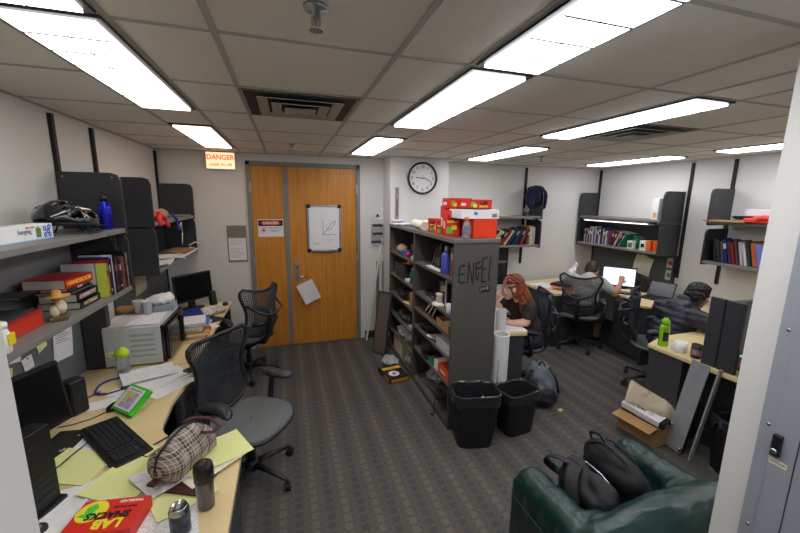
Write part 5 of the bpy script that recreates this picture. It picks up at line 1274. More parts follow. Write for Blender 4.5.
def can_(label, x, y, z, r, h, c, c2, cat='jar', name='jar'):
    T = thing(name, label, cat, (x, y, z)); G().lathe([(r*.95,0),(r,.005),(r,h*.85)], 24).o('body', cm(c), T, smooth=True)
    G().lathe([(r*1.04,h*.84),(r*1.04,h),(r*.9,h+.003),(.001,h+.003)], 24).o('lid', cm(c2), T, smooth=True); return T
can_('teal lidded jar at the back of the long right shelf', 4.62, 3.86, 1.311, .06, .17, (30,130,110), (30,110,96))
can_('glass jar with dark lid behind the green printed box', 4.58, 3.73, 1.311, .055, .16, (110,120,104), (60,70,60))
T = carton('small_carton', 'white box with green print on the long right shelf', 'box', 4.49, 3.84, 1.311, .05, .09, .11, 0, c=(226,226,220)); G().box(-.026,-.0245,-.03,.03,.02,.08).o('green_print', cm((60,130,60)), T)
T = carton('small_carton', 'white and orange carton beside the green printed box', 'box', 4.50, 3.66, 1.311, .06, .08, .13, 0, c=(232,228,220)); G().box(-.031,-.0295,-.025,.025,.04,.09).o('dark_print', m_ink, T)
carton('orange_carton', 'orange carton near the right end of the long right shelf', 'box', 4.52, 3.585, 1.311, .08, .05, .14, 0, c=(240,110,30))
carton('orange_carton', 'second orange carton touching the near end panel of the long right shelf', 'box', 4.54, 3.515, 1.311, .08, .06, .145, 0, c=(232,96,26))
sheet('tray', 'tan cardboard tray under the upright textbooks', 'tray', 4.51, 4.5, 1.3105, .01, .01, 0, m_cart) if 0 else None
# tack board below
T = thing('tack_board', 'dark grey tack board behind the lit monitor with a pinned sheet', 'tack board', (XR-.001, 4.79, .742), 180)
G().box(0, .015, 0, 1.34, 0, .52).o('fabric_panel', mat('dark_tack_fabric',(84,88,86)), T, bevel=.003)
G().box(-.0, .05, 1.34, 1.36, -.7, .52).o('side_trim', m_dark, T)
T = thing('pinned_paper', 'creased white sheet with a yellow note pinned right of the lit monitor', 'paper', (XR-.019, 3.86, 1.19), 0, None, rot=(R(10), 0, 0))
G().grid(lambda u, v: (-.002-.014*math.sin(v*PI)*1.0-.004*math.sin(u*4), (u-.5)*.27, (v-1)*.26), 8, 8).o('sheet', m_paper2, T, solid=.001)
G().box(-.012,-.008,-.03,.05,-.06,.02).o('yellow_note', m_yel, T)
for k, (z_, c, l) in enumerate(((1.09,(200,196,186),'upper small photo card with a red spot on the right tack board'),(.93,(206,204,200),'lower small grey card below the red spotted one on the right tack board'))):
    T = thing('pinned_card', l, 'card', (XR-.019, 3.50, z_)); G().box(-.004,0,-.045,.045,0,.13).o('card', cm(c), T)
    G().box(-.005,-.003,-.025,.025,.04,.09).o('print', cm([(170,60,60),(120,120,120)][k]), T)
# ---- desk of the man in the grey shirt
dk = thing('desk', 'corner maple desk with dark drawers where the man in the grey shirt sits', 'desk', (0,0,0))
G().prism([(3.33,3.85),(3.80,3.85),(4.0,3.95),(4.14,3.85),(4.14,3.45),(3.93,3.18),(4.0,3.08),(4.80,3.08),(4.80,4.83),(3.30,4.60),(3.30,4.55)], .712, .74).o('desk_top', m_maple, dk, bevel=.003)
G().box(3.335, 3.36, 3.87, 4.56, 0, .711).o('end_panel', m_dark, dk)
G().box(3.36, 3.80, 3.88, 3.90, .0, .711).o('front_panel', m_dark, dk)
G().box(3.98, 4.78, 3.10, 3.12, 0, .711).o('side_panel', m_dark, dk)
G().box(4.02, 4.04, 3.13, 3.56, .05, .711).box(4.04, 4.5, 3.12, 3.14, .05, .711).box(4.04, 4.5, 3.55, 3.57, .05, .711).o('pedestal', m_dark, dk)
for z0, z1 in ((.55,.70),(.39,.54),(.06,.38)):
    d = G().box(3.998, 4.018, 3.14, 3.55, z0, z1).o('drawer', m_panel, dk, bevel=.003); G().box(3.988, 3.999, 3.27, 3.42, z1-.03, z1-.02).o('drawer_pull', m_black, d)
m_lit = mat('lit_screen', (200,216,255), .4, var=0, emit=.95)
N, L, B = nodes(m_lit)
tc = N.new('ShaderNodeTexCoord'); sp = N.new('ShaderNodeSeparateXYZ'); L.new(tc.outputs['Object'], sp.inputs[0])
a = mth(N, L, 'LESS_THAN', mth(N, L, 'FRACT', mth(N, L, 'MULTIPLY', sp.outputs['Z'], 55)), .4)
nz = N.new('ShaderNodeTexNoise'); nz.inputs['Scale'].default_value = 60; L.new(tc.outputs['Object'], nz.inputs['Vector'])
a = mth(N, L, 'MULTIPLY', mth(N, L, 'MULTIPLY', a, mth(N, L, 'GREATER_THAN', nz.outputs['Fac'], .5)), .35)
L.new(mix(N, L, a, (.75,.84,1), (.35,.42,.62)), B.inputs['Emission Color'])
monitor('lit white computer monitor in front of the man in the grey shirt', 4.44, 3.93, Z0, .42, .275, -52, m_lit, tilt=-3, stand=.025)
T = thing('laptop', 'open black laptop at the right end of the corner desk', 'laptop', (4.40, 3.33, Z0), -74)
T.scale = (.86,.86,.86)
G().box(-.17,.17,-.12,.12,0,.02).o('base', m_black, T, bevel=.004); G().box(-.15,.15,-.05,.10,.02,.022).o('keyboard', m_rub, T)
G().box(-.17,.17,-.006,.006,0,.23,TR(0,.125,.018,rx=-24)).o('lid', m_black, T, bevel=.003); G().box(-.155,.155,-.008,-.006,.015,.215,TR(0,.125,.018,rx=-24)).o('screen', m_scr, T)
T = thing('speaker', 'small black speaker between the lit monitor and the laptop', 'speaker', (4.60, 3.66, Z0), -60)
G().box(-.04,.04,-.04,.04,0,.15).o('cabinet', m_black, T, bevel=.008); G().box(-.034,.034,-.042,-.038,.01,.14).o('grille', m_rub, T)
T = thing('computer_keyboard', 'black keyboard below the lit monitor', 'keyboard', (4.22, 3.70, Z0), -60)
G().box(-.2,.2,-.07,.07,0,.018).o('case', m_black, T, bevel=.004); G().box(-.185,.185,-.055,.055,.018,.022).o('keys', m_key, T)
T = thing('computer_mouse', 'black mouse near the edge of the corner desk', 'mouse', (4.12, 3.42, Z0), -60)
G().grid(lambda u, v: (.03*math.cos(2*PI*u)*math.sin(PI*v/2), .05*math.sin(2*PI*u)*math.sin(PI*v/2), .034*math.cos(PI*v/2)**.6 if v < 1 else 0), 20, 8).o('shell', m_blackg, T, smooth=True); G().box(-.004,.004,.018,.034,.028,.034).o('wheel', m_rub, T)
sheet('paper', 'white paper under the mouse on the corner desk', 'paper', 4.10, 3.50, Z0, .15, .2, 10, m_white) if 0 else None
sheet('paper_stack', 'white papers on the left wing of the corner desk', 'papers', 3.50, 4.30, Z0, .3, .3, 12, m_white, n=8, curl=.01)
sheet('magazine', 'orange and white magazine on the left wing of the corner desk', 'magazine', 3.62, 4.14, Z0+.009, .21, .28, -30, cm((214,120,90)), n=6)
sheet('magazine', 'red edged magazine overlapping the orange one', 'magazine', 3.66, 4.04, Z0+.015, .2, .27, -60, cm((196,90,80)), n=3)
T = thing('laptop', 'closed dark laptop bag flat on the magazines behind the chair back', 'laptop', (3.78, 4.22, Z0+.012), 20)
G().box(-.17,.17,-.12,.12,0,.03).o('base', m_black, T, bevel=.008); G().box(-.168,.168,-.118,.118,.03,.036).o('lid', m_rub, T, bevel=.004)
tag(bo('plastic_bag', [('e',(0,0,.10),(.08,.07,.12)),('c',(.05,.02,.16),.04,(.13,.05,.28),.018),('e',(-.05,-.02,.06),(.07,.06,.07))], mat('white_bag_film',(228,228,230)), None, .009, 2, (3.93, 4.28, Z0+.02), disp=wrinkle(.022, 22)), 'white crumpled plastic bag rising left of the man in the grey shirt', 'bag')
# ---- right shelf 2 contents
cols2 = [((44,46,50),-8),((56,60,64),-10),((70,80,96),-10),((34,44,130),-12),((60,60,70),-12),((160,30,40),-14),((90,60,60),-14),((200,206,210),-12),((220,220,220),-14),((40,60,50),-14),((210,110,80),-12),((226,224,226),-12)]
yy = 2.80
for i, (c, an) in enumerate(cols2):
    q = Euler((0,0,-PI/2)).to_matrix() @ Euler((0, R(an), 0)).to_matrix()
    lab = ['charcoal book at the far left end of the shelf by the column','dark grey book second on the shelf by the column','slate blue book on the shelf by the column','royal blue book left of the grey one by the column','grey purple book between the royal blue and crimson books','crimson book on the leaning shelf by the column','maroon brown book right of the crimson one','pale grey book with black label by the column','white book behind the salmon one','dark green book on the shelf by the column','salmon orange thick book on the shelf by the column','white pages book left of the pale blue one'][i]
    book(lab, .24, .255-.012*(i % 3), .03 if i != 10 else .045, c, (4.50, yy, 1.306), q.to_euler(), spine=(210,210,210) if i in (3,7) else c, group='leaning books on the shelf by the column', parts=False); yy -= .036 if i != 9 else .044
T = thing('book', 'pale blue book with an orange picture facing out beside the column', 'book', (4.52, yy-.06, 1.3005), 0, None, rot=(R(-12), 0, R(20)))
G().box(0,.03,-.10,.10,0,.25).o('cover', cm((110,130,210)), T); G().box(.003,.027,-.098,.101,.003,.247).o('pages', m_pages, T)
G().lathe([(.001,0),(.05,0),(.05,.001),(.001,.001)], 20, TR(-.0005,0,.09,ry=-90)).o('picture', cm((230,150,70)), T)
T = sheet('envelope', 'brown padded envelope sticking out over the shelf by the column', 'envelope', 4.50, 2.72, 1.742, .28, .36, 4, m_cart, n=14)
tag(bo('red_packaging', [('b',(0,0,.03),(.2,.5,.05)),('e',(-.05,.1,.05),(.06,.12,.03))], cm((216,60,44)), None, .01, 2, (4.51, 2.30, 1.741), disp=wrinkle(.012, 20)), 'red glossy packaging on the upper shelf by the column', 'packaging')
T = carton('white_carton', 'flat white box lying on the red packaging by the column', 'box', 4.56, 2.34, 1.822, .2, .46, .055, 0, c=(228,228,230))
coil('cable', 'coiled black cables on the upper shelf by the column', 4.62, 2.66, 1.763, .07, (24,24,28), n=5, seed=22)
T = thing('wall_hook', 'small round metal fitting on the right wall near the column edge', 'fitting', (XR-.001, 2.02, 2.10))
G().lathe([(.04,0),(.04,.012),(.02,.02),(.001,.02)], 20, TR(ry=-90)).o('disc', m_steel, T, smooth=True); G().cyl((-.02,0,0), (-.05,0,0), .008).o('peg', m_steel, T)
book_row([(210,60,50),(60,60,60)], 4.50, 2.84, 1.58, 0, -1, 'x', 'x') if 0 else None
# ---- desk wing of the man in the dark jacket
dk = thing('desk', 'maple desk wing with the lime bottle, mug and dark upright panels', 'desk', (0,0,0))
G().prism([(2.92,2.21),(2.94,1.42),(2.94,1.0),(3.62,1.0),(3.62,1.62),(4.25,1.70),(4.30,2.35),(4.30,2.95),(4.80,2.95),(4.80,.9),(3.0,.9)][:0]+[(2.92,2.22),(2.94,.95),(4.80,.95),(4.80,2.95),(4.22,2.95),(4.20,2.50),(3.95,2.34),(3.22,2.33)], .712, .74).o('desk_top', m_maple, dk, bevel=.003)
G().prism([(2.935,2.205),(3.20,2.315),(3.20,2.29),(2.955,2.185),(2.955,1.93),(2.935,1.93)], 0.0, .711).o('end_panel', m_dark, dk)
G().box(3.18, 3.20, .97, 1.93, 0.0, .711).box(2.955, 3.18, 1.93, 1.95, 0, .711).o('front_panel', m_dark, dk)
G().box(3.165, 3.179, 1.0, 1.925, 0.002, .13).o('kick_plate', m_steel, dk)
G().box(3.2, 4.2, 2.28, 2.30, .25, .711).o('modesty_panel', m_dark, dk)
T = thing('sports_bottle', 'bright lime green drink bottle at the corner of the desk wing', 'bottle', (3.01, 2.16, Z0))
T.scale = (1.05,1.05,1.08)
mlg = mat('lime_translucent', (150,214,30), .2, var=0, trans=.35)
G().lathe([(.033,0),(.036,.008),(.034,.08),(.036,.15),(.030,.175)], 24).o('body', mlg, T, smooth=True); G().lathe([(.031,.172),(.031,.205),(.022,.21),(.015,.225),(.001,.225)], 20).o('cap', mlg, T, smooth=True)
G().box(-.037,.0,-.0365,-.02,.05,.12).o('label', m_ink, T)
T = cup('mug', 'white mug with handle on the left of the desk wing', 3.02, 2.02, Z0, .045, .085, m_white, rz=-20)
T = cup('dark_cup', 'dark printed cup next to the dark upright panels', 3.02, 1.90, Z0, .036, .11, cm((44,30,34)), handle=False, cat='cup')
G().lathe([(.0372,.03),(.0378,.075)], 24, cap=False).o('print', mat('cup_print', (150,120,120), .4, var=.9, vscale=50), T)
tag(G().tube([(3.12+.04*math.cos(a)*(1+.3*math.sin(3*a)), 2.17+.05*math.sin(a), Z0+.012+.012*math.sin(2*a)) for a in [2*PI*k/22 for k in range(20)]]+[(3.2,2.2,Z0+.004)], .003, 6).o('white_wire', m_white, smooth=True), 'white earphone wire bunched behind the lime bottle', 'cable')
pen('white pen lying between the mug and the dark cup', 3.06, 1.95, Z0, 40, m_white)
# upright dark panels and fabric screen standing on the desk
def slab(label, y0, y1, x0=2.965):
    T = thing('upright_cabinet', label, 'panel', (x0, (y0+y1)/2, Z0), 0, 'dark upright panels on the desk wing')
    w = (y1-y0)/2
    G().box(0, .022, -w, w, .0, .52).o('carcass', m_dark, T, bevel=.003); G().box(-.004, 0, -w+.004, w-.004, .004, .516).o('face', m_panel, T, bevel=.001); return T
slab('left dark upright cabinet side standing next to the dark cup', 1.73, 1.828)
slab('right dark upright cabinet side standing nearer the white column', 1.605, 1.722)
T = thing('desk_screen', 'grey fabric desk screen with dark top rail beyond the upright panels', 'screen', (3.0, 1.66, Z0))
G().box(0, 1.75, 0, .03, 0, .50).o('fabric', m_fab, T); G().box(-.01, 1.76, -.004, .034, .50, .52).o('top_rail', m_panel, T)
zz = Z0
for i, (h_, c, l) in enumerate(((.02,(222,214,50),'yellow booklet lowest in the small pile by the column'),(.03,(60,120,70),'green book in the small pile by the column'),(.03,(28,28,34),'black book in the middle of the small pile by the column'),(.035,(204,30,34),'red box in the small pile by the column'),(.04,(30,44,90),'navy box near the top of the small pile by the column'),(.012,(232,232,232),'white papers topping the small pile by the column'))):
    T = thing('book', l, 'book', (3.03+.006*math.sin(i*2), 1.48, zz), 5*math.sin(i*3), 'small pile by the column'); w_ = .075 if i < 5 else .09
    G().box(-w_, w_, -.10, .10, 0, .0025).box(-w_, w_, -.10, .10, h_-.0025, h_).box(-w_, -w_+.003, -.10, .10, 0, h_).o('cover', cm(c), T); G().box(-w_+.003, w_, -.098, .098, .0025, h_-.0025).o('pages', m_pages, T); zz += h_+.0006
sheet('paper_stack', 'white paper stack on the desk in front of the man in the dark jacket', 'papers', 4.02, 2.42, Z0, .22, .3, 30, m_white, n=14) 
sheet('notepad', 'yellow green note pad below the white stack by the jacketed man', 'notepad', 3.85, 2.22, Z0, .2, .28, 20, m_lined, n=6)
T = thing('computer_keyboard', 'dark keyboard beyond the jacketed man\'s forearm', 'keyboard', (4.05, 2.14, Z0), 90); G().box(-.2,.2,-.07,.07,0,.018).o('case', m_black, T, bevel=.004); G().box(-.185,.185,-.055,.055,.018,.022).o('keys', m_key, T)
# leaning sheets
def lean_sheet(label, y0, y1, xb, xt, zt, t, m):
    T = thing('metal_sheet', label, 'panel', (xb, (y0+y1)/2, 0), 0, None, rot=(R(5.5), 0, 0)); y0, y1 = -(y1-y0)/2, (y1-y0)/2
    a = math.atan2(xt-xb, zt); L_ = math.hypot(xt-xb, zt)
    G().box(-t, 0, y0, y1, .0, L_, Matrix.Rotation(a, 4, 'Y')).o('plate', m, T, bevel=.001)
    G().box(-t-.003, -t, y0, y0+.012, 0, L_, Matrix.Rotation(a, 4, 'Y')).o('folded_edge', m, T)
    return T
m_al = mat('scuffed_aluminium', (176,178,182), .4, .35, var=.12, vscale=10)
T = lean_sheet('wide brushed metal sheet leaning against the desk wing beside the carton', 1.80, 1.93, 2.875, 2.925, .76, .004, m_al)
T = lean_sheet('narrow metal profile leaning edge-on right of the wide sheet', 1.72, 1.735, 2.885, 2.925, .77, .03, m_al)
T = thing('screw_knob', 'small steel knob on the floor between the leaning metal pieces', 'knob', (2.85, 1.80, 0)); G().ball((0,0,.05), .012).o('head', m_chrome, T, smooth=True); G().cyl((0,0,0), (0,0,.045), .006).o('stem', m_steel, T)
# carton with tote and white box
T = thing('open_carton', 'open brown cardboard carton on the floor beside the desk wing', 'box', (2.825, 2.075, 0), -84)
W2, D2, H2 = .16, .105, .17
g = G().box(-W2,W2,-D2,D2,0,.004)
for a, b, c, d in ((-W2,W2,-D2,-D2+.004),(-W2,W2,D2-.004,D2),(-W2,-W2+.004,-D2,D2),(W2-.004,W2,-D2,D2)): g.box(a, b, c, d, 0, H2)
g.o('walls', m_cart, T)
G().box(-W2,W2,-.10,0,-.002,.002,TR(0,-D2,H2,rx=14)).o('flap', m_cart, T); G().box(-W2,W2,0,.09,-.002,.002,TR(0,D2,H2,rx=-20)).o('flap', m_cart, T)

T = thing('white_box', 'slim white box with a dark end lying on the carton rim', 'box', (2.79, 2.06, .185), -62, None, rot=(R(10), R(4), R(-80)))
G().box(-.17,.135,-.05,.05,0,.05).o('carton', m_white, T, bevel=.002); G().box(.135,.17,-.0505,.0505,-.0005,.0505).o('dark_end', m_ink, T, bevel=.002)
text('lettering', 'Dell', .04, m_ink, T, (-.03, 0, .0505), (0,0,0), bold=.001); g = G()
g.lathe([(.012,0),(.016,0),(.016,.001),(.012,.001)], 16, TR(.05,0,.0505), cap=False).o('print_ring', m_shelf, T)
text('side_lettering', 'DELL', .02, m_white, T, (.1705, 0, .02), (PI/2,0,PI/2))
m_can = mat('beige_canvas', (198,184,158), .9, bump=.3, bscale=200)
T = thing('tote_bag', 'beige canvas shoulder bag stuffed in the carton', 'bag', (2.90, 2.09, .14), -60); T.scale = (1.12,1.12,1.15)
bo('body', [('e',(0,0,.07),(.15,.10,.09)),('e',(.07,-.02,.08),(.10,.09,.09)),('e',(-.08,.03,.10),(.09,.08,.09))], m_can, T, .01, 3, disp=wrinkle(.02, 13))
G().grid(lambda u, v: (-.16+u*.24, -.125+.17*v+.02*math.sin(u*3), .11+.095*math.sin(min(1, v*1.1)*PI*.5)+.012*math.sin(u*6+v*2)-.05*u), 12, 12).o('flap', m_can, T, smooth=True, solid=.006)
G().tube([(.02,.08,.15),(.12,.07,.14),(.19,.0,.10),(.17,-.08,.06),(.09,-.11,.05)], .014, 8, flat=.4).o('strap', m_can, T, smooth=True)
g = G(); g.lathe([(.014,0),(.018,0),(.018,.001),(.014,.001)], 18, cap=False)
for k in range(3): g.box(-.012,.012,-.001+.0,.001,.0,.001, TR(0,(k-1)*.007,0))
g.o('round_print', m_shelf, T, loc=(-.04,-.085,.185), rot=(R(38),0,0))
# bin by the column
waste_bin('black waste bin with liner half hidden by the white column', 3.03, 1.56, -30, w=.27, d=.20, h=.42, seed=9)
# ---- electrical panel flush on the column, facing the aisle
m_ep = mat('electrical_panel_grey', (166,171,182), .45, .2, var=.02, bump=.1, bscale=400)
EP = thing('electrical_panel', 'grey electrical panel cover with black latch on the white column', 'panel', (1.5, 0, 0))
G().box(-.010, 0, -.2, .712, .35, 1.95).o('trim_frame', m_ep, EP, bevel=.002)
dr = G().box(-.0145, -.010, -.08, .670, .42, 1.88).o('door', m_ep, EP, bevel=.0015)
G().box(-.0155, -.0145, .605, .608, .42, 1.88).o('door_seam', m_dark, dr)
lt = G().box(-.030, -.0145, .642, .666, 1.13, 1.205).o('latch', m_black, dr, bevel=.004)
G().lathe([(.009,0),(.009,.004),(.004,.006),(.001,.006)], 16, TR(-.030,.654,1.15,ry=-90)).o('lock', m_chrome, lt, smooth=True)
lb = G().box(-.0156, -.0145, .622, .668, 1.098, 1.118).o('label_plate', m_paper2, dr); text('label_print', 'LIGHTING PANEL', .005, m_ink, dr, (-.0158, .645, 1.108), (PI/2,0,-PI/2))
for z in (.52, .84, 1.22, 1.545, 1.85): G().lathe([(.006,0),(.006,.003),(.003,.005),(.001,.005)], 14, TR(-.010,.688,z,ry=-90)).o('screw', m_chrome, EP, smooth=True)
# ---- armchair: green leather tub chair
m_lea = mat('green_leather', (17,48,44), .3, var=.08, vscale=6, bump=.25, bscale=160)
T = thing('armchair', 'dark green leather tub armchair in the lower right foreground', 'armchair', (0, 0, 0), 0)
wr = lambda p: .007*mn.noise(Vector((p.x*10, p.y*34, p.z*14)))*(1 if p.z > .44 else .25)
bo('shell', [('c',(1.125,1.335,.535),.085,(1.125,1.02,.555),.085),('c',(1.80,1.39,.53),.08,(1.79,1.02,.57),.085),
  ('c',(1.16,.945,.575),.095,(1.46,.94,.605),.11),('c',(1.46,.94,.605),.11,(1.80,.95,.60),.10),('e',(1.20,1.0,.56),(.10,.10,.09)),('e',(1.74,1.02,.565),(.11,.11,.09)),
  ('b',(1.125,1.15,.30),(.165,.50,.50)),('b',(1.775,1.17,.29),(.155,.50,.48)),('b',(1.45,.94,.33),(.80,.19,.56)),('b',(1.45,1.17,.18),(.62,.44,.26))], m_lea, T, .012, 5, disp=wr)
bo('seat_cushion', [('b',(1.445,1.235,.36),(.46,.36,.13)),('e',(1.445,1.235,.40),(.21,.17,.05))], m_lea, T, .012, 6, disp=wr)
G().tube([(1.036,1.37,.47),(1.036,1.15,.475),(1.038,.92,.50)], .0025, 6).o('seam', mat('leather_piping', (34,74,68), .4), T)
for xx_ in (1.09, 1.80):
    for yy_ in (.90, 1.36): G().lathe([(.02,0),(.025,.055)], 12, TR(xx_, yy_, 0)).o('foot', m_black, T)
m_bag = mat('black_nylon', (22,23,28), .62, var=.15, vscale=14, bump=.35, bscale=220)
T = thing('backpack', 'black backpack with a silver zipper and loose strap, front left on the green armchair', 'backpack', (1.34, 1.225, .425), -4)
T.scale = (.92, .95, .86)
bo('body', [('e',(.0,.0,.12),(.085,.19,.13)),('e',(.02,-.06,.15),(.075,.12,.13)),('e',(.01,.08,.15),(.07,.10,.12)),('e',(.0,.0,.05),(.10,.18,.06))], m_bag, T, .009, 4, disp=wrinkle(.014, 14))
G().tube([(.03,.15,.235),(.045,.06,.262),(.05,-.04,.268),(.055,-.12,.24),(.05,-.17,.18)], .0045, 6).o('zipper', m_chrome, T, smooth=True)
G().tube(curve_([(-.02,.06,.245),(-.06,.13,.25),(-.09,.19,.22),(-.08,.22,.16),(-.03,.20,.11),(-.02,.15,.12),(-.06,.10,.16),(-.09,.03,.18)]), .021, 8, flat=.35).tube(curve_([(-.03,.05,.262),(-.085,.01,.245),(-.115,-.03,.18),(-.12,-.06,.10)]), .036, 8, flat=.25).o('shoulder_strap', m_bag, T, smooth=True)
T = thing('backpack', 'taller black backpack leaning behind the zippered one on the green armchair', 'backpack', (1.54, 1.25, .425), 4)
T.scale = (.88, .95, .88)
bo('body', [('e',(.0,.0,.15),(.085,.18,.17)),('e',(-.02,.07,.20),(.07,.11,.14)),('e',(.02,-.08,.12),(.08,.12,.13)),('e',(.0,.0,.05),(.10,.17,.06))], m_bag, T, .009, 4, disp=wrinkle(.014, 12))
G().tube(curve_([(-.05,.15,.27),(-.045,.06,.335),(-.03,-.05,.315),(-.015,-.15,.22)]), .006, 6, flat=.6).tube(curve_([(.02,.15,.28),(.03,.05,.33),(.04,-.06,.30),(.05,-.14,.2)]), .005, 6).o('piping', m_rub, T, smooth=True)
G().tube(curve_([(-.02,.14,.30),(-.04,.14,.345),(-.035,.09,.365),(-.03,.05,.33)]), .009, 8, flat=.6).o('top_handle', m_rub, T, smooth=True)
# ================================================================ PEOPLE and their chairs
def xf(M, it):
    q = list(it)
    if q[0] == 'c': return ('c', M @ Vector(q[1]), q[2], M @ Vector(q[3]), q[4])
    e = Euler([R(a) for a in q[3]]).to_matrix().to_4x4() if len(q) > 3 else Matrix.Identity(4)
    r = (M.to_3x3().to_4x4() @ e).to_euler()
    return (q[0], M @ Vector(q[1]), q[2], [math.degrees(a) for a in r])
def head_items(M, ear=True):
    L_ = [('e',(0,-.012,.035),(.076,.097,.092)),('e',(0,.028,-.025),(.060,.068,.085)),('e',(0,.05,-.083),(.036,.038,.030)),('e',(0,.078,.022),(.046,.018,.013)),
          ('c',(0,.094,.005),.008,(0,.113,-.030),.0125),('e',(0,.098,-.040),(.017,.012,.008)),('e',(0,.088,-.060),(.024,.012,.012)),('e',(-.036,.068,-.03),(.022,.022,.022)),('e',(.036,.068,-.03),(.022,.022,.022)),
          ('e',(-.078,-.004,-.012),(.009,.019,.030),(0,-12,0)),('e',(.078,-.004,-.012),(.009,.019,.030),(0,12,0))]
    return [xf(M, i) for i in L_]
def face_parts(M, par, iris=(60,40,30), lip=(186,100,96), brow=(60,36,24)):
    for s in (-1, 1):
        e = G().ball((s*.031,.079,.002), (.0135,.010,.008), 14).o('eye', m_white, par); e.matrix_local = M
        p = G().ball((s*.031,.0865,.001), (.0055,.004,.0055), 10).o('iris', cm(iris), e)
        b = G().tube([(s*.014,.093,.020),(s*.031,.093,.026),(s*.05,.082,.020)], .0035, 6, flat=.8).o('eyebrow', cm(brow), par); b.matrix_local = M
    l = G().tube([(-.022,.092,-.060),(-.008,.101,-.058),(.008,.101,-.058),(.022,.092,-.060)], [.003,.0045,.0045,.003], 6).o('mouth', cm(lip), par, smooth=True); l.matrix_local = M
def hand_items(wrist, fwd, palm_n, side, curl=25, spread=1):
    """wrist point, finger direction, palm normal (facing side of the palm), side=+1/-1 for the thumb side"""
    f = Vector(fwd).normalized(); n = Vector(palm_n); n = (n-f*n.dot(f)).normalized(); t = f.cross(n)*side
    w = Vector(wrist); out = [('c', w, .023, w+f*.035, .024)]
    pc = w+f*.055
    for a in (-.027,-.009,.009,.027): out.append(('c', w+f*.03+t*a*.7, .0135, w+f*.085+t*a, .0115))
    for a, L_, r in ((.029,.062,.0088),(.010,.072,.0092),(-.010,.068,.0088),(-.028,.052,.008)):
        p = w+f*.088+t*a*spread; d = f.copy(); ang = R(curl)
        for k, sl in enumerate((.45,.32,.25)):
            d = (d*math.cos(ang*(1 if k else .6))+n*math.sin(ang*(1 if k else .6))).normalized(); q = p+d*L_*sl; out.append(('c', p, r-.0006*k, q, r-.0006*(k+1))); p = q
    p = w+f*.03+t*.028; d = (f*.55+t*.7+n*.3).normalized(); q = p+d*.032; out.append(('c', p, .0125, q, .011)); d2 = (f*.85+t*.25+n*.35).normalized(); out.append(('c', q, .0105, q+d2*.03, .009))
    return out
def chain(*a):
    """a = p0,r0,p1,r1,p2,r2 ..."""
    return [('c', a[i], a[i+1], a[i+2], a[i+3]) for i in range(0, len(a)-2, 2)]
def strands(name, m, parent, roots, r=.006, flat=.6):
    g = G()
    for pts in roots:
        n = len(pts); g.tube(pts, [r*(1-.6*(k/(n-1))**2) for k in range(n)], 6, flat=flat)
    return g.o(name, m, parent, smooth=True)
m_redhair = mat('copper_hair', (134,66,34), .42, var=.35, vscale=30, bump=.4, bscale=160)
m_brhair = mat('brown_hair', (52,36,28), .5, var=.3, vscale=40, bump=.6, bscale=200)
m_bkhair = mat('black_hair', (20,18,18), .45, var=.3, vscale=40, bump=.6, bscale=160)
# ---- red haired woman (faces -x) -------------------------------------------------
c0 = dup(proto, (2.31, 3.15, 0), 66, 'office chair of the red haired woman behind the bookcase')
P1 = thing('person', 'person with long red hair in a dark brown short-sleeved top, hand held to the mouth', 'person', (0,0,0))
HM = TR(2.085, 3.02, 1.095, rz=66) @ TR(rx=-12)
sk = [('c',(2.125,3.025,1.05),.05,(2.20,3.03,.95),.058)]+head_items(HM)
sk += [('e',(2.24,3.04,.86),(.10,.16,.13)),('e',(2.30,3.05,.70),(.11,.15,.14)),('e',(2.34,3.06,.56),(.13,.17,.11))]
sk += chain((2.20,2.88,.93),.048,(2.135,2.835,.795),.038,(2.06,2.90,.775),.034,(1.985,2.965,.772),.024)
sk += hand_items((1.985,2.965,.772), (-.8,.55,-.05), (0,0,-1), 1, curl=18)
sk += chain((2.20,3.19,.93),.048,(1.93,3.16,.785),.037,(1.925,3.10,.86),.031,(1.935,3.085,.935),.023)
sk += hand_items((1.935,3.085,.935), (.35,-.12,.90), (.9,.1,-.3), 1, curl=55)
sk += chain((2.34,2.97,.545),.085,(1.97,2.985,.545),.058,(1.99,2.99,.30),.045,(2.02,2.99,.09),.034,(1.91,2.99,.045),.03)+chain((2.34,3.15,.545),.085,(1.97,3.15,.545),.058,(1.99,3.15,.30),.045,(2.02,3.15,.09),.034,(1.91,3.15,.045),.03)
bo('body', sk, m_skin, P1, .0065, 3)
face_parts(HM, P1, iris=(70,90,90), lip=(200,110,104), brow=(130,70,40))
tee = [('e',(2.235,3.04,.865),(.115,.175,.145)),('e',(2.30,3.05,.70),(.125,.165,.15)),('e',(2.345,3.06,.56),(.14,.18,.10)),('c',(2.20,2.885,.925),.070,(2.165,2.855,.85),.062),('c',(2.20,3.185,.925),.070,(2.11,3.175,.87),.060),('c',(2.21,3.03,.94),.075,(2.24,3.03,.90),.1)]
bo('shirt', tee, mat('dark_brown_cotton', (50,40,40), .9, bump=.2, bscale=300), P1, .009, 3, disp=wrinkle(.008, 18))
bo('trousers', [('e',(2.35,3.06,.53),(.15,.185,.095))]+chain((2.34,2.97,.545),.098,(1.97,2.985,.545),.070,(1.99,2.99,.30),.058,(2.01,2.99,.11),.05)+chain((2.34,3.15,.545),.098,(1.97,3.15,.545),.070,(1.99,3.15,.30),.058,(2.01,3.15,.11),.05), mat('dark_denim', (34,38,54), .9, bump=.2, bscale=300), P1, .010, 3)
for yy in (2.99, 3.15): bo('shoe', [('c',(2.01,yy,.05),.040,(1.90,yy,.038),.034),('b',(1.95,yy,.012),(.2,.07,.02))], m_rub, P1, .008, 2)
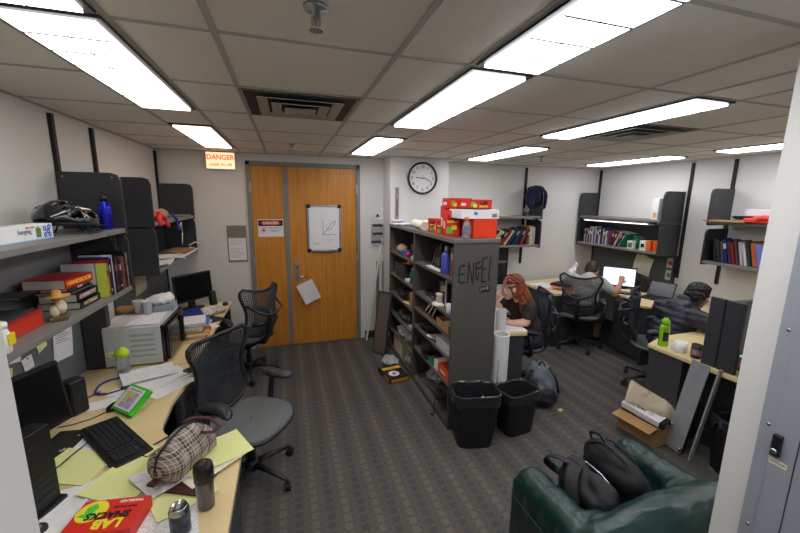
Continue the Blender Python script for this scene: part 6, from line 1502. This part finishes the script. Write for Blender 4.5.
hair = [xf(HM, i) for i in (('e',(0,-.025,.045),(.083,.096,.094)),('e',(0,-.062,-.02),(.082,.066,.105)),('e',(.062,-.025,-.02),(.027,.045,.08)),('e',(-.062,-.025,-.02),(.027,.045,.08)),('e',(0,.018,.085),(.062,.045,.028)))]
hair += chain((2.165,2.955,1.06),.04,(2.175,2.93,.97),.050,(2.20,2.925,.90),.036)+chain((2.17,3.0,1.08),.06,(2.23,3.0,.98),.06,(2.275,3.0,.88),.035)+chain((2.145,2.945,1.04),.028,(2.145,2.925,.95),.030,(2.155,2.925,.885),.02)+chain((2.17,3.1,1.05),.05,(2.22,3.13,.95),.045)
ho = bo('hair', hair, m_redhair, P1, .007, 3, disp=lambda p: .007*math.sin((p.x*1.2+p.y)*160+6*mn.noise(p*16))+.005*mn.noise(p*34))
rs_ = []
for k in range(26):
    a = k/25; x0 = 2.13+.08*a; y0 = 2.925-.01*math.sin(a*9)
    rs_.append([(x0, y0+.02, 1.13-.05*a), (x0+.02, y0-.012, 1.05-.03*a), (x0+.03+.02*math.sin(k*2.1), y0-.022, .97), (x0+.05+.015*math.sin(k*1.3), y0-.02, .89+.03*math.sin(k*2.7))])
strands('hair_locks', m_redhair, P1, rs_, r=.0075)
# ---- man in grey shirt -------------------------------------------------------------
Mb = TR(3.76, 3.82, 0, rz=-55)
c1_ = dup(proto, (3.69, 3.80, 0), -50, 'office chair of the man in the light grey shirt, its back towards the camera')
P2 = thing('person', 'person with short brown hair and light grey t-shirt leaning towards the lit monitor', 'person', (0,0,0))
HM2 = Mb @ TR(.0, .35, .985, rz=-16) @ TR(rx=-34)
sk = [xf(Mb, i) for i in [('c',(0,.29,.95),.055,(0,.17,.89),.068),('e',(0,.11,.80),(.17,.12,.15)),('e',(0,.05,.66),(.15,.12,.14)),('e',(0,0,.56),(.17,.14,.11))]+chain((.19,.14,.88),.055,(.32,.17,.74),.044,(.345,.27,.80),.038,(.36,.34,.86),.027)+chain((-.19,.14,.88),.055,(-.29,.30,.775),.042,(-.20,.42,.775),.036,(-.12,.50,.772),.026)]
sk += [xf(Mb, i) for i in chain((.10,.0,.555),.09,(.13,.40,.545),.062,(.15,.34,.28),.052,(.15,.30,.09),.036,(.15,.40,.045),.03)+chain((-.10,.0,.555),.09,(-.13,.40,.545),.062,(-.13,.36,.28),.052,(-.13,.32,.09),.036,(-.13,.42,.045),.03)]
sk += head_items(HM2)
R3 = Mb.to_3x3()
sk += hand_items(Mb @ Vector((.36,.34,.86)), R3 @ Vector((.05,.55,.75)), R3 @ Vector((-.3,.8,-.5)), -1, curl=40)
sk += hand_items(Mb @ Vector((-.12,.50,.772)), R3 @ Vector((.5,.8,0)), (0,0,-1), -1, curl=15)
bo('body', sk, m_skin2, P2, .0065, 3)
face_parts(HM2, P2, brow=(50,34,26), lip=(170,100,90))
m_tee = mat('light_grey_cotton', (176,174,170), .9, bump=.2, bscale=300)
bo('shirt', [xf(Mb, i) for i in [('e',(0,.12,.83),(.19,.135,.15)),('e',(0,.05,.68),(.17,.135,.16)),('e',(0,.0,.57),(.18,.15,.09)),('c',(.16,.13,.885),.075,(.265,.155,.80),.066),('c',(-.16,.13,.885),.075,(-.245,.22,.82),.066),('c',(0,.16,.91),.085,(0,.12,.86),.12)]], m_tee, P2, .010, 3, disp=wrinkle(.012, 13))
bo('shorts', [xf(Mb, i) for i in [('e',(0,.0,.54),(.185,.15,.09))]+chain((.10,.0,.555),.105,(.13,.36,.55),.082)+chain((-.10,.0,.555),.105,(-.13,.36,.55),.082)], mat('brown_shorts', (74,64,54), .9, bump=.2, bscale=200), P2, .010, 3)
for s in (1, -1): bo('shoe', [xf(Mb, i) for i in [('c',(s*.14,.31,.052),.044,(s*.14,.44,.04),.036)]], m_rub, P2, .008, 2)
hair = [xf(HM2, i) for i in (('e',(0,-.022,.052),(.082,.099,.084)),('e',(0,-.060,.0),(.078,.055,.075)),('e',(.068,-.015,.02),(.016,.045,.045)),('e',(-.068,-.015,.02),(.016,.045,.045)),('e',(0,.055,.095),(.055,.04,.022)))]
bo('hair', hair, m_brhair, P2, .006, 2, disp=lambda p: .006*mn.noise(p*60)+.004*mn.noise(p*130))
# ---- man in dark jacket ----------------------------------------------------------------
c2_ = dup(proto, (3.68, 2.70, 0), -140, 'office chair of the man in the dark jacket, back edge-on to the camera')
c2_.name = 'office_chair'
P3_ = thing('person', 'person with black hair in a dark quilted jacket reading at the desk wing', 'person', (0,0,0))
Mc = TR(3.60, 2.54, 0, rz=-98)
HM3 = Mc @ TR(.02, .25, 1.035, rz=4) @ TR(rx=-14)
sk = [xf(Mc, i) for i in [('c',(0,.20,1.0),.055,(0,.10,.93),.065),('e',(0,.07,.82),(.17,.12,.15)),('e',(0,.03,.66),(.15,.12,.14)),('e',(0,0,.56),(.17,.14,.11))]+chain((.19,.08,.89),.055,(.27,.16,.815),.045,(.24,.30,.80),.038,(.19,.40,.792),.027)+chain((-.19,.08,.89),.055,(-.27,.20,.80),.045,(-.18,.40,.79),.038,(-.12,.50,.785),.027)]
sk += [xf(Mc, i) for i in chain((.10,.0,.555),.09,(.11,.40,.545),.062,(.11,.36,.28),.052,(.11,.32,.09),.036,(.11,.42,.045),.03)+chain((-.10,.0,.555),.09,(-.11,.40,.545),.062,(-.11,.36,.28),.052,(-.11,.32,.09),.036,(-.11,.42,.045),.03)]
R4 = Mc.to_3x3()
sk += head_items(HM3)+hand_items(Mc @ Vector((.19,.40,.792)), R4 @ Vector((-.2,.9,-.05)), (0,0,-1), -1, curl=18)+hand_items(Mc @ Vector((-.12,.50,.785)), R4 @ Vector((.3,.9,-.05)), (0,0,-1), 1, curl=18)
bo('body', sk, m_skin3, P3_, .0065, 3)
face_parts(HM3, P3_, iris=(30,20,16), brow=(24,20,18), lip=(130,80,70))
m_jk = mat('dark_quilted_nylon', (36,38,52), .5, var=.2, vscale=12, bump=.3, bscale=90)
quilt = lambda p: .010*abs(math.sin(p.z*52+p.x*8))+.010*mn.noise(p*12)
bo('jacket', [xf(Mc, i) for i in [('e',(0,.06,.81),(.20,.145,.16)),('e',(0,.0,.66),(.185,.15,.17)),('e',(0,-.01,.58),(.19,.155,.10)),('c',(.17,.07,.87),.088,(.27,.14,.83),.075),('c',(.275,.13,.835),.08,(.23,.33,.815),.058),('c',(-.17,.07,.87),.088,(-.27,.18,.83),.075),('c',(-.275,.18,.83),.08,(-.16,.44,.81),.056),('c',(0,.12,.965),.075,(0,.07,.90),.11),('e',(0,.05,.945),(.10,.085,.045))]], m_jk, P3_, .010, 2, disp=quilt)
bo('trousers', [xf(Mc, i) for i in chain((.10,.0,.555),.10,(.11,.38,.548),.075,(.11,.36,.28),.06,(.11,.33,.12),.052)+chain((-.10,.0,.555),.10,(-.11,.38,.548),.075,(-.11,.36,.28),.06,(-.11,.33,.12),.052)], m_rub, P3_, .010, 2)
for s in (1, -1): bo('shoe', [xf(Mc, i) for i in [('c',(s*.11,.31,.052),.044,(s*.11,.44,.04),.036)]], m_black, P3_, .008, 2)
hair = [xf(HM3, i) for i in (('e',(0,-.022,.055),(.086,.104,.084)),('e',(0,-.065,.0),(.088,.06,.085)),('e',(.072,-.015,.02),(.018,.05,.05)),('e',(-.072,-.015,.02),(.018,.05,.05)),('e',(0,.045,.092),(.062,.048,.034)))]
bo('hair', hair, m_bkhair, P3_, .006, 2, disp=lambda p: .010*mn.noise(p*45)+.005*mn.noise(p*110))
# ================================================================ CAMERA, WORLD
yaw, pit, rol, f = R(17.14), R(10.34), R(.77), 366.6
fw = Vector((math.sin(yaw)*math.cos(pit), math.cos(yaw)*math.cos(pit), -math.sin(pit)))
r = Vector((math.cos(yaw), -math.sin(yaw), 0)); u = r.cross(fw)
r2 = r*math.cos(rol)+u*math.sin(rol); u2 = -r*math.sin(rol)+u*math.cos(rol)
cd = bpy.data.cameras.new('camera'); cam = bpy.data.objects.new('camera', cd); COL.objects.link(cam)
cam.matrix_world = Matrix(((r2.x, u2.x, -fw.x, 0), (r2.y, u2.y, -fw.y, 0), (r2.z, u2.z, -fw.z, 1.93), (0,0,0,1)))
cd.sensor_width = 36; cd.lens = f/800*36; cd.clip_start = .02
S.camera = cam
w = bpy.data.worlds.new('world'); S.world = w; w.use_nodes = True
w.node_tree.nodes['Background'].inputs[0].default_value = (.5,.55,.65,1); w.node_tree.nodes['Background'].inputs[1].default_value = .1
S.view_settings.view_transform = 'Standard'; S.view_settings.look = 'None'; S.view_settings.gamma = 1
S.view_settings.use_curve_mapping = False; S.view_settings.exposure = .28
S.cycles.use_denoising = True; S.cycles.max_bounces = 8; S.cycles.use_adaptive_sampling = True
